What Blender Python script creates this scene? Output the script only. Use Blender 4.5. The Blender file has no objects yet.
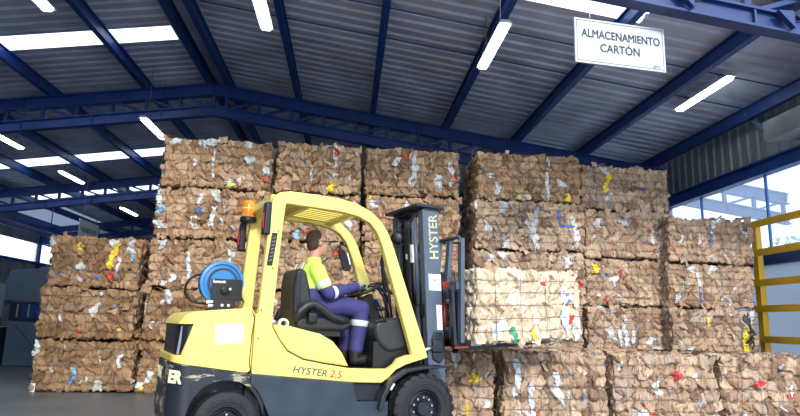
import bpy, bmesh, math, random
import numpy as np
from mathutils import Vector, Matrix, noise as mnoise

random.seed(5)
SC = bpy.context.scene
COL = SC.collection
PI = math.pi

# ------------------------------------------------------------------ materials
MATS = {}


def mat(name, color, rough=0.6, metal=0.0, bump=0.0, bscale=20.0, var=0.0, vscale=4.0, emit=None, estr=0.0,
        spec=0.5, attr=False, coat=0.0, wear=None, wear_amt=0.0, wscale=6.0):
    m = bpy.data.materials.new(name)
    m.use_nodes = True
    nt = m.node_tree
    b = nt.nodes['Principled BSDF']
    b.inputs['Roughness'].default_value = rough
    b.inputs['Metallic'].default_value = metal
    b.inputs['Specular IOR Level'].default_value = spec
    b.inputs['Coat Weight'].default_value = coat
    tc = nt.nodes.new('ShaderNodeTexCoord')
    src = None
    if attr:
        a = nt.nodes.new('ShaderNodeAttribute')
        a.attribute_name = 'Col'
        src = a.outputs['Color']
    else:
        rgb = nt.nodes.new('ShaderNodeRGB')
        rgb.outputs[0].default_value = (*color, 1)
        src = rgb.outputs[0]
    if var > 0:
        n = nt.nodes.new('ShaderNodeTexNoise')
        n.inputs['Scale'].default_value = vscale
        n.inputs['Detail'].default_value = 6
        nt.links.new(tc.outputs['Object'], n.inputs['Vector'])
        mr = nt.nodes.new('ShaderNodeMapRange')
        mr.inputs['From Min'].default_value = 0.3
        mr.inputs['From Max'].default_value = 0.7
        mr.inputs['To Min'].default_value = 1 - var
        mr.inputs['To Max'].default_value = 1 + var
        nt.links.new(n.outputs['Fac'], mr.inputs['Value'])
        mx = nt.nodes.new('ShaderNodeVectorMath')
        mx.operation = 'SCALE'
        nt.links.new(src, mx.inputs[0])
        nt.links.new(mr.outputs[0], mx.inputs['Scale'])
        src = mx.outputs[0]
    if wear:
        n = nt.nodes.new('ShaderNodeTexNoise')
        n.inputs['Scale'].default_value = wscale
        n.inputs['Detail'].default_value = 8
        n.inputs['Roughness'].default_value = 0.7
        mp = nt.nodes.new('ShaderNodeMapping')
        mp.inputs['Scale'].default_value = (0.5, 1, 2.2)
        nt.links.new(tc.outputs['Object'], mp.inputs['Vector'])
        nt.links.new(mp.outputs[0], n.inputs['Vector'])
        mr = nt.nodes.new('ShaderNodeMapRange')
        mr.inputs['From Min'].default_value = 1 - wear_amt
        mr.inputs['From Max'].default_value = 1 - wear_amt + 0.04
        nt.links.new(n.outputs['Fac'], mr.inputs['Value'])
        mx = nt.nodes.new('ShaderNodeMix')
        mx.data_type = 'RGBA'
        nt.links.new(mr.outputs[0], mx.inputs[0])
        nt.links.new(src, mx.inputs[6])
        mx.inputs[7].default_value = (*wear, 1)
        src = mx.outputs[2]
    nt.links.new(src, b.inputs['Base Color'])
    if bump > 0:
        n = nt.nodes.new('ShaderNodeTexNoise')
        n.inputs['Scale'].default_value = bscale
        n.inputs['Detail'].default_value = 5
        nt.links.new(tc.outputs['Object'], n.inputs['Vector'])
        bp = nt.nodes.new('ShaderNodeBump')
        bp.inputs['Strength'].default_value = bump
        bp.inputs['Distance'].default_value = 0.02
        nt.links.new(n.outputs['Fac'], bp.inputs['Height'])
        nt.links.new(bp.outputs[0], b.inputs['Normal'])
    if emit:
        b.inputs['Emission Color'].default_value = (*emit, 1)
        b.inputs['Emission Strength'].default_value = estr
    MATS[name] = m
    return m


YEL = mat('forklift_yellow_paint', (0.88, 0.72, 0.17), 0.35, var=0.05, vscale=7, coat=0.25)
YELS = mat('scuffed_yellow_paint', (0.88, 0.72, 0.17), 0.38, var=0.05, vscale=5, wear=(0.30, 0.24, 0.14), wear_amt=0.36, wscale=9, coat=0.2)
YDK = mat('rail_yellow_paint', (0.72, 0.42, 0.02), 0.5, var=0.12, vscale=3)
BLK = mat('forklift_black_paint', (0.010, 0.014, 0.024), 0.42, var=0.3, vscale=5)
BLKW = mat('scraped_black_paint', (0.014, 0.018, 0.032), 0.45, wear=(0.42, 0.38, 0.26), wear_amt=0.475, wscale=3.6)
GRYP = mat('steel_grey_paint', (0.026, 0.038, 0.06), 0.4, var=0.25, vscale=6, wear=(0.2, 0.2, 0.22), wear_amt=0.33, wscale=10)
MASTG = mat('mast_grey_paint', (0.075, 0.1, 0.145), 0.42, var=0.15, vscale=6)
RUB = mat('tyre_rubber', (0.012, 0.013, 0.017), 0.7, bump=0.3, bscale=60, var=0.3, vscale=10)
PLB = mat('black_plastic', (0.006, 0.006, 0.008), 0.45)
VIN = mat('seat_vinyl', (0.016, 0.018, 0.022), 0.42, bump=0.1, bscale=90)
DKP = mat('cowl_plastic', (0.026, 0.028, 0.032), 0.5, bump=0.05, bscale=60)
CHR = mat('bright_steel', (0.7, 0.7, 0.72), 0.25, 1.0)
STL = mat('dull_steel', (0.25, 0.26, 0.28), 0.45, 0.8)
REDM = mat('red_paint', (0.25, 0.02, 0.015), 0.4)
REDL = mat('red_lens', (0.55, 0.015, 0.01), 0.2)
ORG = mat('amber_lens', (0.75, 0.22, 0.01), 0.2, var=0.25, vscale=40)
BLUD = mat('reel_blue', (0.025, 0.2, 0.52), 0.35)
BLUD2 = mat('reel_hose_blue', (0.02, 0.16, 0.62), 0.4)
WHT = mat('white_label', (0.8, 0.81, 0.82), 0.5)
TXT = mat('sign_lettering', (0.09, 0.1, 0.13), 0.6)
TXG = mat('grey_lettering', (0.4, 0.42, 0.45), 0.6)
TXY = mat('pale_yellow_lettering', (0.85, 0.84, 0.58), 0.5)
TXR = mat('red_lettering', (0.62, 0.07, 0.03), 0.5)
SIGN = mat('sign_white', (0.52, 0.57, 0.60), 0.5)
BLU = mat('steel_blue_paint', (0.009, 0.044, 0.23), 0.42, var=0.2, vscale=3)
BLUX = mat('outdoor_blue_paint', (0.03, 0.12, 0.45), 0.5)
BLUL = mat('bright_blue_paint', (0.008, 0.036, 0.16), 0.42, var=0.15, vscale=3)
CLAD = mat('corrugated_cladding', (0.20, 0.22, 0.25), 0.5, 0.2, var=0.2, vscale=2)
DECK = mat('corrugated_deck', (0.58, 0.62, 0.80), 0.40, 0.2, var=0.25, vscale=1.2)
WALLM = mat('block_wall', (0.22, 0.23, 0.25), 0.85, var=0.15, vscale=2)
SKIN = mat('skin', (0.52, 0.27, 0.19), 0.55)
HAIR = mat('hair_dark', (0.055, 0.03, 0.022), 0.8, bump=0.4, bscale=150)
HIV = mat('high_visibility_yellow', (0.62, 0.88, 0.13), 0.7, bump=0.15, bscale=25)
NAVY = mat('navy_workwear', (0.042, 0.04, 0.16), 0.8, bump=0.25, bscale=22, var=0.15, vscale=10)
REFL = mat('reflective_tape', (0.6, 0.64, 0.66), 0.4)
GLOV = mat('grey_glove', (0.28, 0.28, 0.28), 0.8)
BOOT = mat('boot_leather', (0.014, 0.012, 0.013), 0.5)
MACH = mat('machine_grey_blue', (0.11, 0.15, 0.21), 0.5, var=0.1)
MACD = mat('machine_dark', (0.02, 0.03, 0.06), 0.5)
MACB = mat('machine_blue', (0.01, 0.04, 0.22), 0.5)
MACW = mat('machine_white', (0.3, 0.35, 0.41), 0.5)
WIRE = mat('baling_wire_steel', (0.2, 0.17, 0.145), 0.5, 0.4)
BALE = mat('pressed_cardboard', (0.5, 0.3, 0.2), 0.88, attr=True, bump=0.8, bscale=30, var=0.16, vscale=14, spec=0.2)
_nt = BALE.node_tree
for _n in [n for n in _nt.nodes if n.type == 'TEX_NOISE']:
    _mp = _nt.nodes.new('ShaderNodeMapping')
    _mp.inputs['Scale'].default_value = (1.6, 1.6, 0.45)     # creases of the folded sheets run upright
    _src = _n.inputs['Vector'].links[0].from_socket
    _nt.links.new(_src, _mp.inputs['Vector'])
    _nt.links.new(_mp.outputs[0], _n.inputs['Vector'])
_b1 = [n for n in _nt.nodes if n.type == 'BUMP'][0]
_v = _nt.nodes.new('ShaderNodeTexVoronoi')
_v.inputs['Scale'].default_value = 15
_v.inputs['Randomness'].default_value = 1.0
_nt.links.new([n for n in _nt.nodes if n.type == 'MAPPING'][-1].outputs[0], _v.inputs['Vector'])
_b2 = _nt.nodes.new('ShaderNodeBump')
_b2.inputs['Strength'].default_value = 0.75
_b2.inputs['Distance'].default_value = 0.03
_nt.links.new(_v.outputs['Distance'], _b2.inputs['Height'])
_nt.links.new(_b1.outputs[0], _b2.inputs['Normal'])
_nt.links.new(_b2.outputs[0], _nt.nodes['Principled BSDF'].inputs['Normal'])
PWHT = mat('white_plastic_film', (0.62, 0.64, 0.67), 0.45, bump=0.5, bscale=30, var=0.1, vscale=20)
PYEL = mat('yellow_plastic', (0.82, 0.62, 0.03), 0.5, bump=0.3, bscale=30)
PRED = mat('red_plastic', (0.6, 0.03, 0.03), 0.5, bump=0.3, bscale=30)
PBLU = mat('blue_plastic', (0.06, 0.16, 0.5), 0.5, bump=0.3, bscale=30)
PLBL = mat('light_blue_plastic', (0.25, 0.5, 0.72), 0.5, bump=0.3, bscale=30)
PGRN = mat('green_plastic', (0.02, 0.33, 0.17), 0.5, bump=0.3, bscale=30)
PNEO = mat('lime_plastic', (0.5, 0.75, 0.15), 0.5, bump=0.3, bscale=30)
PBLK = mat('black_plastic_film', (0.015, 0.015, 0.018), 0.45, bump=0.4, bscale=30)
PORG = mat('orange_plastic', (0.85, 0.2, 0.02), 0.5)
PBRN = mat('loose_brown_cardboard', (0.36, 0.22, 0.13), 0.85, var=0.15, vscale=12)
LAMPT = mat('lamp_tube_glow', (0.9, 0.95, 0.9), 0.5, emit=(0.86, 1.0, 0.86), estr=9.0)
LAMPB = mat('lamp_housing', (0.5, 0.52, 0.5), 0.5)
BARK = mat('bark', (0.16, 0.12, 0.09), 0.9)
LEAF = mat('foliage', (0.16, 0.26, 0.10), 0.7, var=0.4, vscale=3)
GROUND = mat('outdoor_ground', (0.42, 0.41, 0.39), 0.9, var=0.1)


def floor_mat():
    m = mat('concrete_floor', (0.115, 0.125, 0.135), 0.42, var=0.25, vscale=0.9, bump=0.08, bscale=14)
    return m


FLOOR = floor_mat()


def pane_mat(name, trans, tint, diff):
    m = bpy.data.materials.new(name)
    m.use_nodes = True
    nt = m.node_tree
    nt.nodes.clear()
    out = nt.nodes.new('ShaderNodeOutputMaterial')
    t = nt.nodes.new('ShaderNodeBsdfTransparent')
    t.inputs[0].default_value = (*tint, 1)
    l = nt.nodes.new('ShaderNodeBsdfTranslucent')
    l.inputs[0].default_value = (*diff, 1)
    mx = nt.nodes.new('ShaderNodeMixShader')
    mx.inputs[0].default_value = 1 - trans
    nt.links.new(t.outputs[0], mx.inputs[1])
    nt.links.new(l.outputs[0], mx.inputs[2])
    nt.links.new(mx.outputs[0], out.inputs[0])
    return m


SKYL = pane_mat('skylight_polycarbonate', 0.35, (1, 1, 1), (0.9, 0.95, 0.98))
HAZE = pane_mat('hazy_polycarbonate', 0.72, (0.93, 0.97, 1), (0.45, 0.5, 0.56))  # mixes in a pale translucent veil over the view outside
DIM = pane_mat('dim_polycarbonate', 0.0, (0.9, 0.95, 1), (0.13, 0.15, 0.19))  # darker translucent colour for one left roof panel
FROST = pane_mat('frosted_polycarbonate', 0.03, (0.9, 0.95, 1), (0.40, 0.44, 0.49))


# ------------------------------------------------------------------ mesh kit
class MB:
    def __init__(s):
        s.bm = bmesh.new()

    def face(s, pts):
        try:
            return s.bm.faces.new([s.bm.verts.new(p) for p in pts])
        except ValueError:
            return None

    def hull8(s, c):
        v = [s.bm.verts.new(p) for p in c]
        for f in ((0, 3, 2, 1), (4, 5, 6, 7), (0, 1, 5, 4), (1, 2, 6, 5), (2, 3, 7, 6), (3, 0, 4, 7)):
            s.bm.faces.new([v[i] for i in f])

    def box(s, x0, x1, y0, y1, z0, z1):
        s.hull8([(x0, y0, z0), (x1, y0, z0), (x1, y1, z0), (x0, y1, z0), (x0, y0, z1), (x1, y0, z1), (x1, y1, z1), (x0, y1, z1)])
        return s

    def bar(s, p, q, w, h, up=(0, 0, 1)):
        p, q, up = Vector(p), Vector(q), Vector(up)
        d = (q - p).normalized()
        a = d.cross(up)
        if a.length < 1e-4:
            a = d.cross(Vector((0, 1, 0)))
        a.normalize()
        b = a.cross(d).normalized()
        c = []
        for e in (p, q):
            for i, j in ((-1, -1), (1, -1), (1, 1), (-1, 1)):
                c.append(e + a * (w / 2 * i) + b * (h / 2 * j))
        s.hull8(c)
        return s

    def prism(s, poly, y0, y1, axis='y'):
        def P(a, b, t):
            return {'y': (a, t, b), 'x': (t, a, b), 'z': (a, b, t)}[axis]
        v0 = [s.bm.verts.new(P(a, b, y0)) for a, b in poly]
        v1 = [s.bm.verts.new(P(a, b, y1)) for a, b in poly]
        s.bm.faces.new(v0)
        s.bm.faces.new(v1[::-1])
        n = len(poly)
        for i in range(n):
            s.bm.faces.new([v0[i], v0[(i + 1) % n], v1[(i + 1) % n], v1[i]])
        return s

    def tube(s, pts, r, n=8, closed=False, rs=None):
        pts = [Vector(p) for p in pts]
        N = len(pts)
        rings = []
        up = Vector((0.13, 0.21, 0.97))
        for i, p in enumerate(pts):
            a = pts[(i - 1) % N] if (closed or i > 0) else p
            b = pts[(i + 1) % N] if (closed or i < N - 1) else p
            d = (b - a).normalized()
            u = d.cross(up)
            if u.length < 1e-3:
                u = d.cross(Vector((1, 0, 0)))
            u.normalize()
            w = d.cross(u)
            rr = rs[i] if rs else r
            rings.append([s.bm.verts.new(p + (u * math.cos(2 * PI * k / n) + w * math.sin(2 * PI * k / n)) * rr) for k in range(n)])
        M = N if closed else N - 1
        for i in range(M):
            A, B = rings[i], rings[(i + 1) % N]
            for k in range(n):
                s.bm.faces.new([A[k], A[(k + 1) % n], B[(k + 1) % n], B[k]])
        if not closed:
            s.bm.faces.new(rings[0])
            s.bm.faces.new(rings[-1][::-1])
        return s

    def lathe(s, prof, c, axis='y', n=48):
        """prof: list of (r, t) along axis; closed profile solid if r=0 at the ends"""
        c = Vector(c)
        ax = {'x': Vector((1, 0, 0)), 'y': Vector((0, 1, 0)), 'z': Vector((0, 0, 1))}[axis] if isinstance(axis, str) else Vector(axis).normalized()
        u = ax.orthogonal().normalized()
        w = ax.cross(u)
        rings = []
        for r, t in prof:
            if r < 1e-6:
                rings.append([s.bm.verts.new(c + ax * t)])
            else:
                rings.append([s.bm.verts.new(c + ax * t + (u * math.cos(2 * PI * k / n) + w * math.sin(2 * PI * k / n)) * r) for k in range(n)])
        for i in range(len(rings) - 1):
            A, B = rings[i], rings[i + 1]
            for k in range(n):
                a = A[k % len(A)], A[(k + 1) % len(A)]
                b = B[k % len(B)], B[(k + 1) % len(B)]
                vs = [a[0]]
                if a[1] is not a[0]:
                    vs.append(a[1])
                vs.append(b[1])
                if b[0] is not b[1]:
                    vs.append(b[0])
                if len(vs) > 2:
                    s.bm.faces.new(vs)
        return s

    def ball(s, c, r, seg=16, rot=None):
        m = Matrix.Translation(Vector(c))
        if rot is not None:
            m = m @ rot
        if not hasattr(r, '__len__'):
            r = (r, r, r)
        m = m @ Matrix.Diagonal((*r, 1))
        bmesh.ops.create_uvsphere(s.bm, u_segments=seg, v_segments=seg * 3 // 4, radius=1, matrix=m)
        return s

    def limb(s, p, q, r1, r2, n=14):
        """tapered capsule"""
        p, q = Vector(p), Vector(q)
        s.ball(p, r1, n)
        s.ball(q, r2, n)
        d = q - p
        k = 5
        s.tube([p + d * (i / k) for i in range(k + 1)], r1, n, rs=[r1 + (r2 - r1) * i / k for i in range(k + 1)])
        return s

    def obj(s, name, m, parent=None, bevel=0, smooth=False, seg=2, remesh=0, sm=4, subd=0):
        bmesh.ops.recalc_face_normals(s.bm, faces=s.bm.faces[:])
        me = bpy.data.meshes.new(name)
        s.bm.to_mesh(me)
        s.bm.free()
        if smooth or remesh:
            me.polygons.foreach_set('use_smooth', [True] * len(me.polygons))
        me.materials.append(m)
        o = bpy.data.objects.new(name, me)
        COL.objects.link(o)
        if parent:
            o.parent = parent
        if bevel:
            b = o.modifiers.new('bevel', 'BEVEL')
            b.width = bevel
            b.segments = seg
            b.limit_method = 'ANGLE'
            b.angle_limit = 0.6
            if not smooth:
                me.polygons.foreach_set('use_smooth', [True] * len(me.polygons))
                me.update()
                try:
                    me.shade_auto_smooth = True
                except Exception:
                    pass
                w = o.modifiers.new('wn', 'WEIGHTED_NORMAL')
                w.keep_sharp = False
        if remesh:
            r = o.modifiers.new('remesh', 'REMESH')
            r.mode = 'VOXEL'
            r.voxel_size = remesh
            r.use_smooth_shade = True
            k = o.modifiers.new('smooth', 'SMOOTH')
            k.factor = 0.5
            k.iterations = sm
        if subd:
            k = o.modifiers.new('sub', 'SUBSURF')
            k.levels = subd
            k.render_levels = subd
        return o


def tag(o, label=None, cat=None, group=None, kind=None):
    if label:
        o['label'] = label
    if cat:
        o['category'] = cat
    if group:
        o['group'] = group
    if kind:
        o['kind'] = kind
    return o


def empty(name, loc, rz=0, label=None, cat=None, group=None):
    o = bpy.data.objects.new(name, None)
    o.empty_display_size = 0.2
    o.location = loc
    o.rotation_euler = (0, 0, rz)
    COL.objects.link(o)
    return tag(o, label, cat, group)


def struct(o):
    o['kind'] = 'structure'
    return o


def text(name, body, size, m, parent, matrix, bold=0.0, ext=0.003, width=1.0, shear=0.0, fat=0.0):
    cu = bpy.data.curves.new('t', 'FONT')
    cu.body = body
    cu.size = size
    cu.extrude = ext
    cu.offset = bold
    cu.shear = shear
    cu.align_x = 'CENTER'
    cu.align_y = 'CENTER'
    t = bpy.data.objects.new('t', cu)
    COL.objects.link(t)
    dg = bpy.context.evaluated_depsgraph_get()
    me = bpy.data.meshes.new_from_object(t.evaluated_get(dg))
    bpy.data.objects.remove(t)
    bpy.data.curves.remove(cu)
    me.transform(Matrix.Diagonal((width, 1, 1, 1)))
    if fat:
        bm = bmesh.new()
        for dx, dy in ((-fat, 0), (fat, 0), (0, fat), (0, -fat)):
            me.transform(Matrix.Translation((dx, dy, 0)))
            bm.from_mesh(me)
            me.transform(Matrix.Translation((-dx, -dy, 0)))
        bm.to_mesh(me)
        bm.free()
    me.materials.clear()
    me.materials.append(m)
    o = bpy.data.objects.new(name, me)
    COL.objects.link(o)
    o.parent = parent
    o.matrix_local = matrix
    return o


def basis(loc, xdir, updir):
    x = Vector(xdir).normalized()
    u = Vector(updir)
    z = x.cross(u).normalized()
    y = z.cross(x).normalized()
    M = Matrix((x, y, z)).transposed().to_4x4()
    M.translation = Vector(loc)
    return M

# ------------------------------------------------------------------ building
RX, RS = -3.15, 0.1435          # ridge position and roof slope
XL, XR = -13.5, 7.2
Y0, Y1 = 5.4, 34.0
YF = -5.0          # front limit of the unseen left bay, added to darken the left side


def slope(x, z):
    return z - RS * abs(x - RX)


mb = MB()
mb.box(XL, XR, YF, Y1, -0.12, 0.0)
struct(mb.obj('floor', FLOOR))
mb = MB()
mb.box(-60, 60, -40, 80, -0.3, -0.125)
struct(mb.obj('ground', GROUND))

RIB = [(0.0, 0.0), (0.13, 0.0), (0.16, 0.035), (0.23, 0.035), (0.26, 0.0)]


def ribs_y(b, x0, x1, y0, y1, zf, flip=1):
    """sheet whose ribs run along x, profile along y"""
    pts = []
    n = int(math.ceil((y1 - y0) / 0.26))
    for i in range(n):
        for (t, h) in RIB[:-1]:
            if y0 + i * 0.26 + t < y1:
                pts.append((y0 + i * 0.26 + t, h))
    pts.append((y1, 0))
    prev = None
    for (y, h) in pts:
        cur = (b.bm.verts.new((x0, y, zf(x0) + h)), b.bm.verts.new((x1, y, zf(x1) + h)))
        if prev:
            b.bm.faces.new([prev[0], prev[1], cur[1], cur[0]])
        prev = cur


def deckz(x):
    return slope(x, 6.47)


holes = [(-13.2, -3.35, 10.7, 11.25), (-12.2, -3.35, 18.0, 18.75), (-12.0, -3.35, 22.3, 23.0), (-13.3, -11.4, 24.6, 29.0),
         (-2.8, 4.05, 6.55, 7.72)]
b = MB()
for (xa, xb) in ((XL, RX), (RX, XR)):
    hs = sorted([h for h in holes if h[0] >= xa and h[1] <= xb], key=lambda h: h[2])
    y = Y0
    for h in hs:
        ribs_y(b, xa, xb, y, h[2], deckz)
        ribs_y(b, xa, h[0], h[2], h[3], deckz)
        ribs_y(b, h[1], xb, h[2], h[3], deckz)
        y = h[3]
    ribs_y(b, xa, xb, y, Y1, deckz)
b.prism([(RX - .35, deckz(RX - .35) - .004), (RX, 6.466), (RX + .35, deckz(RX + .35) - .004), (RX + .35, deckz(RX + .35) - .01), (RX, 6.458), (RX - .35, deckz(RX - .35) - .01)], Y0, Y1)
ribs_y(b, XL, RX, YF, Y0, deckz)  # unseen roof extension, added to block daylight over the left bay
o = b.obj('ceiling', DECK)
struct(o)
for i, h in enumerate(holes):
    b = MB()
    ribs_y(b, h[0], h[1], h[2], h[3], lambda x: deckz(x) + 0.004)
    struct(b.obj('window_%d' % (i + 1), DIM if i == 3 else SKYL))
b = MB()
ribs_y(b, XR, 10.3, Y0, 20.0, deckz)
struct(b.obj('window_6', SKYL))

# purlins
px = [-2.86, -1.3, 0.4, 2.1, 3.75, 5.35, 6.95, -3.28, -4.65, -6.62, -8.3, -9.95, -11.6, -13.2]
names = {0: 'ridge purlin on the right of the ridge pair', 7: 'ridge purlin on the left of the ridge pair'}
order_r = ['first', 'second', 'third', 'fourth', 'fifth']
for i, x in enumerate(px):
    b = MB()
    zc = deckz(x)
    Ys = Y0 if x > RX else YF
    b.box(x - 0.02, x + 0.02, Ys, Y1, zc - 0.235, zc - 0.012)
    b.box(x - 0.055, x + 0.055, Ys, Y1, zc - 0.245, zc - 0.225)
    b.box(x - 0.055, x + 0.055, Ys, Y1, zc - 0.03, zc - 0.012)
    o = b.obj('roof_purlin', BLU)
    if i in names:
        lab = 'dark blue steel ' + names[i]
    elif i == 6:
        lab = 'dark blue steel roof purlin right against the right wall cladding'
    elif i < 6:
        lab = 'dark blue steel roof purlin, %s one to the right of the ridge pair' % order_r[i - 1]
    elif i == 13:
        lab = 'dark blue steel roof purlin right against the left wall'
    else:
        lab = 'dark blue steel roof purlin, %s one to the left of the ridge pair' % order_r[i - 8]
    tag(o, lab, 'roof beam', 'purlins under the corrugated roof')
# thin sag rods between the purlins
for k, (y, xa, xb, lab) in enumerate([(8.6, -2.7, 6.9, 'thin tie rod crossing the right roof slope nearest the hanging cardboard sign'),
                                      (15.0, -13.0, -3.6, 'thin tie rod crossing the left roof slope behind the big blue truss'),
                                      (9.6, -2.7, 6.9, 'thin tie rod crossing the right roof slope just before the blue truss')]):
    b = MB()
    b.tube([(xa, y, deckz(xa) - 0.05), (xb, y, deckz(xb) - 0.05)], 0.012, 6)
    tag(b.obj('tie_rod', BLU), lab, 'rod')


def truss(Y, xa, xb, label, m=BLU):
    root = empty('roof_truss', (RX, Y, 0), 0, label, 'truss', 'lattice trusses across the hall')

    def T(z0, h, w, name):
        b = MB()
        for s0, s1 in ((xa, RX), (RX, xb)):
            p, q = Vector((s0 - RX, 0, slope(s0, z0))), Vector((s1 - RX, 0, slope(s1, z0)))
            b.bar(p, q, 0.06, h, (0, 0, 1))
            for sg in (1, -1):
                off = Vector((0, 0, sg * (h / 2 - 0.015)))
                b.bar(p + off, q + off, w, 0.03, (0, 0, 1))
        # splice plates near the ridge
        for s in (-1, 1):
            b.bar((0, 0, z0), (s * 0.42, 0, z0 - 0.42 * RS), 0.10, h * 0.78)
        # stiffeners
        x = xa + 0.6
        while x < xb:
            b.box(x - RX - 0.012, x - RX + 0.012, -w / 2 + 0.01, w / 2 - 0.01, slope(x, z0) - h / 2 + 0.02, slope(x, z0) + h / 2 - 0.02)
            x += 1.44
        b.obj(name, m, root)
    T(6.09, 0.27, 0.17, 'top_chord')
    T(5.60, 0.24, 0.17, 'bottom_chord')
    n = 0
    for sgn, lim in ((-1, RX - xa), (1, xb - RX)):
        d = 0.0 if sgn < 0 else 0.28
        k = 0
        while d < lim:
            zt, zb = 5.97 - RS * d, 5.71 - RS * d
            b = MB()
            b.bar((sgn * d, 0, zb - 0.02), (sgn * d, 0, zt + 0.02), 0.075, 0.075, (0, 1, 0))
            b.obj('vertical_strut', m, root)
            if d + 0.72 < lim:
                b = MB()
                b.bar((sgn * (d + 0.1), 0, zb - 0.01), (sgn * (d + 0.66), 0, 5.97 - RS * (d + 0.66) + 0.01), 0.055, 0.055, (0, 1, 0))
                b.obj('diagonal_strut', m, root)
            d += 0.72
            k += 1
    return root


tr0 = truss(5.85, XL, XR, 'bright blue lattice truss nearest the camera, above the hanging cardboard sign', BLUL)
tr1 = truss(13.0, XL, 10.2, 'blue peaked lattice truss just above the bale stacks, running on out of the building')
tr2 = truss(20.3, XL, XR, 'dark blue lattice truss in the left background beyond the bales')
tr3 = truss(27.2, XL, XR, 'dark lattice truss farthest back at the left')
# pipe clamps and gussets on the near truss
for x in (3.6, 4.75):
    b = MB()
    z = slope(x, 5.60)
    b.prism([(x - RX - 0.16, z + 0.1), (x - RX + 0.02, z + 0.1), (x - RX + 0.02, z - 0.1)], -0.16, -0.09)
    b.obj('gusset_plate', BLUL, tr0)
    b = MB()
    b.tube([(x - RX + 0.07 + 0.045 * math.cos(a * PI / 5), -0.12, z + 0.03 + 0.04 * math.sin(a * PI / 5)) for a in range(10)], 0.013, 6, closed=True)
    b.obj('pipe_clamp', PLB, tr0)

# columns
for (x, y, h, lab) in ((XR, 13.0, 4.62, 'blue steel wall column just right of the highest bale stacks'),
                       (XR, 5.85, 4.62, 'blue steel wall column at the right beside the near truss'),
                       (XL, 27.2, 4.62, 'pale blue lit steel column left of the leftmost bale stack'),
                       (XL, 20.3, 4.62, 'blue steel column at the far left wall, one bay nearer')):
    r = empty('steel_column', (x, y, 0), 0, lab, 'column', 'steel columns along the walls')
    b = MB()
    b.box(-0.11, 0.11, -0.012, 0.012, 0.03, h)
    b.box(-0.12, -0.1, -0.09, 0.09, 0.03, h)
    b.box(0.1, 0.12, -0.09, 0.09, 0.03, h)
    b.obj('shaft', BLUL, r)
    b = MB()
    b.box(-0.2, 0.2, -0.2, 0.2, 0.0, 0.03)
    b.obj('base_plate', BLUL, r)


def ribs_wall(b, x, y0, y1, z0, z1):
    n = int((y1 - y0) / 0.26)
    prev = None
    for i in range(n + 1):
        for t, h in RIB[:-1]:
            y = y0 + i * 0.26 + t
            if y > y1:
                break
            zt = z1(x) if callable(z1) else z1
            cur = (b.bm.verts.new((x + h, y, z0)), b.bm.verts.new((x + h, y, zt)))
            if prev:
                b.bm.faces.new([prev[0], prev[1], cur[1], cur[0]])
            prev = cur


# right wall: cladding, beam, glazing
b = MB()
ribs_wall(b, XR + 0.03, Y0, Y1, 3.98, deckz)
struct(b.obj('wall_right', CLAD))
b = MB()
b.box(XR - 0.10, XR + 0.02, Y0, Y1, 3.78, 4.02)
b.box(XR - 0.16, XR + 0.02, Y0, Y1, 4.0, 4.03)
b.box(XR - 0.16, XR + 0.02, Y0, Y1, 3.77, 3.80)
struct(b.obj('trim_1', BLU))
b = MB()
b.box(XR - 0.06, XR + 0.06, Y0, Y1, 2.22, 2.40)
struct(b.obj('trim_2', BLU))
b = MB()
b.box(XR + 0.01, XR + 0.02, Y0, Y1, 2.4, 3.8)
struct(b.obj('window_7', HAZE))
b = MB()
b.box(XR + 0.01, XR + 0.03, Y0, Y1, 0.0, 2.22)
struct(b.obj('window_8', FROST))
k = 3
for y in (5.5, 6.6, 7.75, 9.62, 11.55, 15.0, 17.0):
    b = MB()
    b.box(XR - 0.035, XR + 0.005, y - 0.015, y + 0.015, 2.38, 3.79)
    struct(b.obj('trim_%d' % k, BLUX))
    k += 1

# left wall with strip opening, back wall
b = MB()
ribs_wall(b, XL, YF, Y1, 0.0, 3.2)
ribs_wall(b, XL, YF, Y1, 4.05, deckz)
struct(b.obj('wall_left', CLAD))
b = MB()
b.box(XL - 0.02, XL + 0.06, Y0, Y1, 3.16, 3.28)
struct(b.obj('trim_10', BLU))
b = MB()
b.box(XL - 0.02, XL - 0.01, Y0, Y1, 3.28, 4.05)
struct(b.obj('window_9', SKYL))
b = MB()
b.prism([(XL, -.1), (RX, -.1), (RX, deckz(RX)), (XL, deckz(XL))], YF - .15, YF)
struct(b.obj('wall_front_shade', WALLM))  # unseen wall added to keep daylight off the left side
b = MB()
b.prism([(XL, 0), (XR, 0), (XR, deckz(XR)), (RX, deckz(RX)), (XL, deckz(XL))], Y1, Y1 + 0.15)
struct(b.obj('wall_back', WALLM))

# yellow guard rail rack on the right
r = empty('guard_rail', (6.85, 9.5, 0), 0, 'yellow steel guard rail of one post and five long rails at the right windows', 'rail')
for (dy, w) in ((0.02, 0.13), (-3.6, 0.13)):
    b = MB()
    b.box(-0.05, 0.05, dy - w / 2, dy + w / 2, 0, 2.93)
    b.obj('post', YDK, r, bevel=0.008)
for z in (2.86, 2.38, 1.88, 1.46, 0.97):
    b = MB()
    b.box(-0.11, -0.052, -3.9, 0.14, z - 0.055, z + 0.055)
    b.obj('rail', YDK, r, bevel=0.006)

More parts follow.
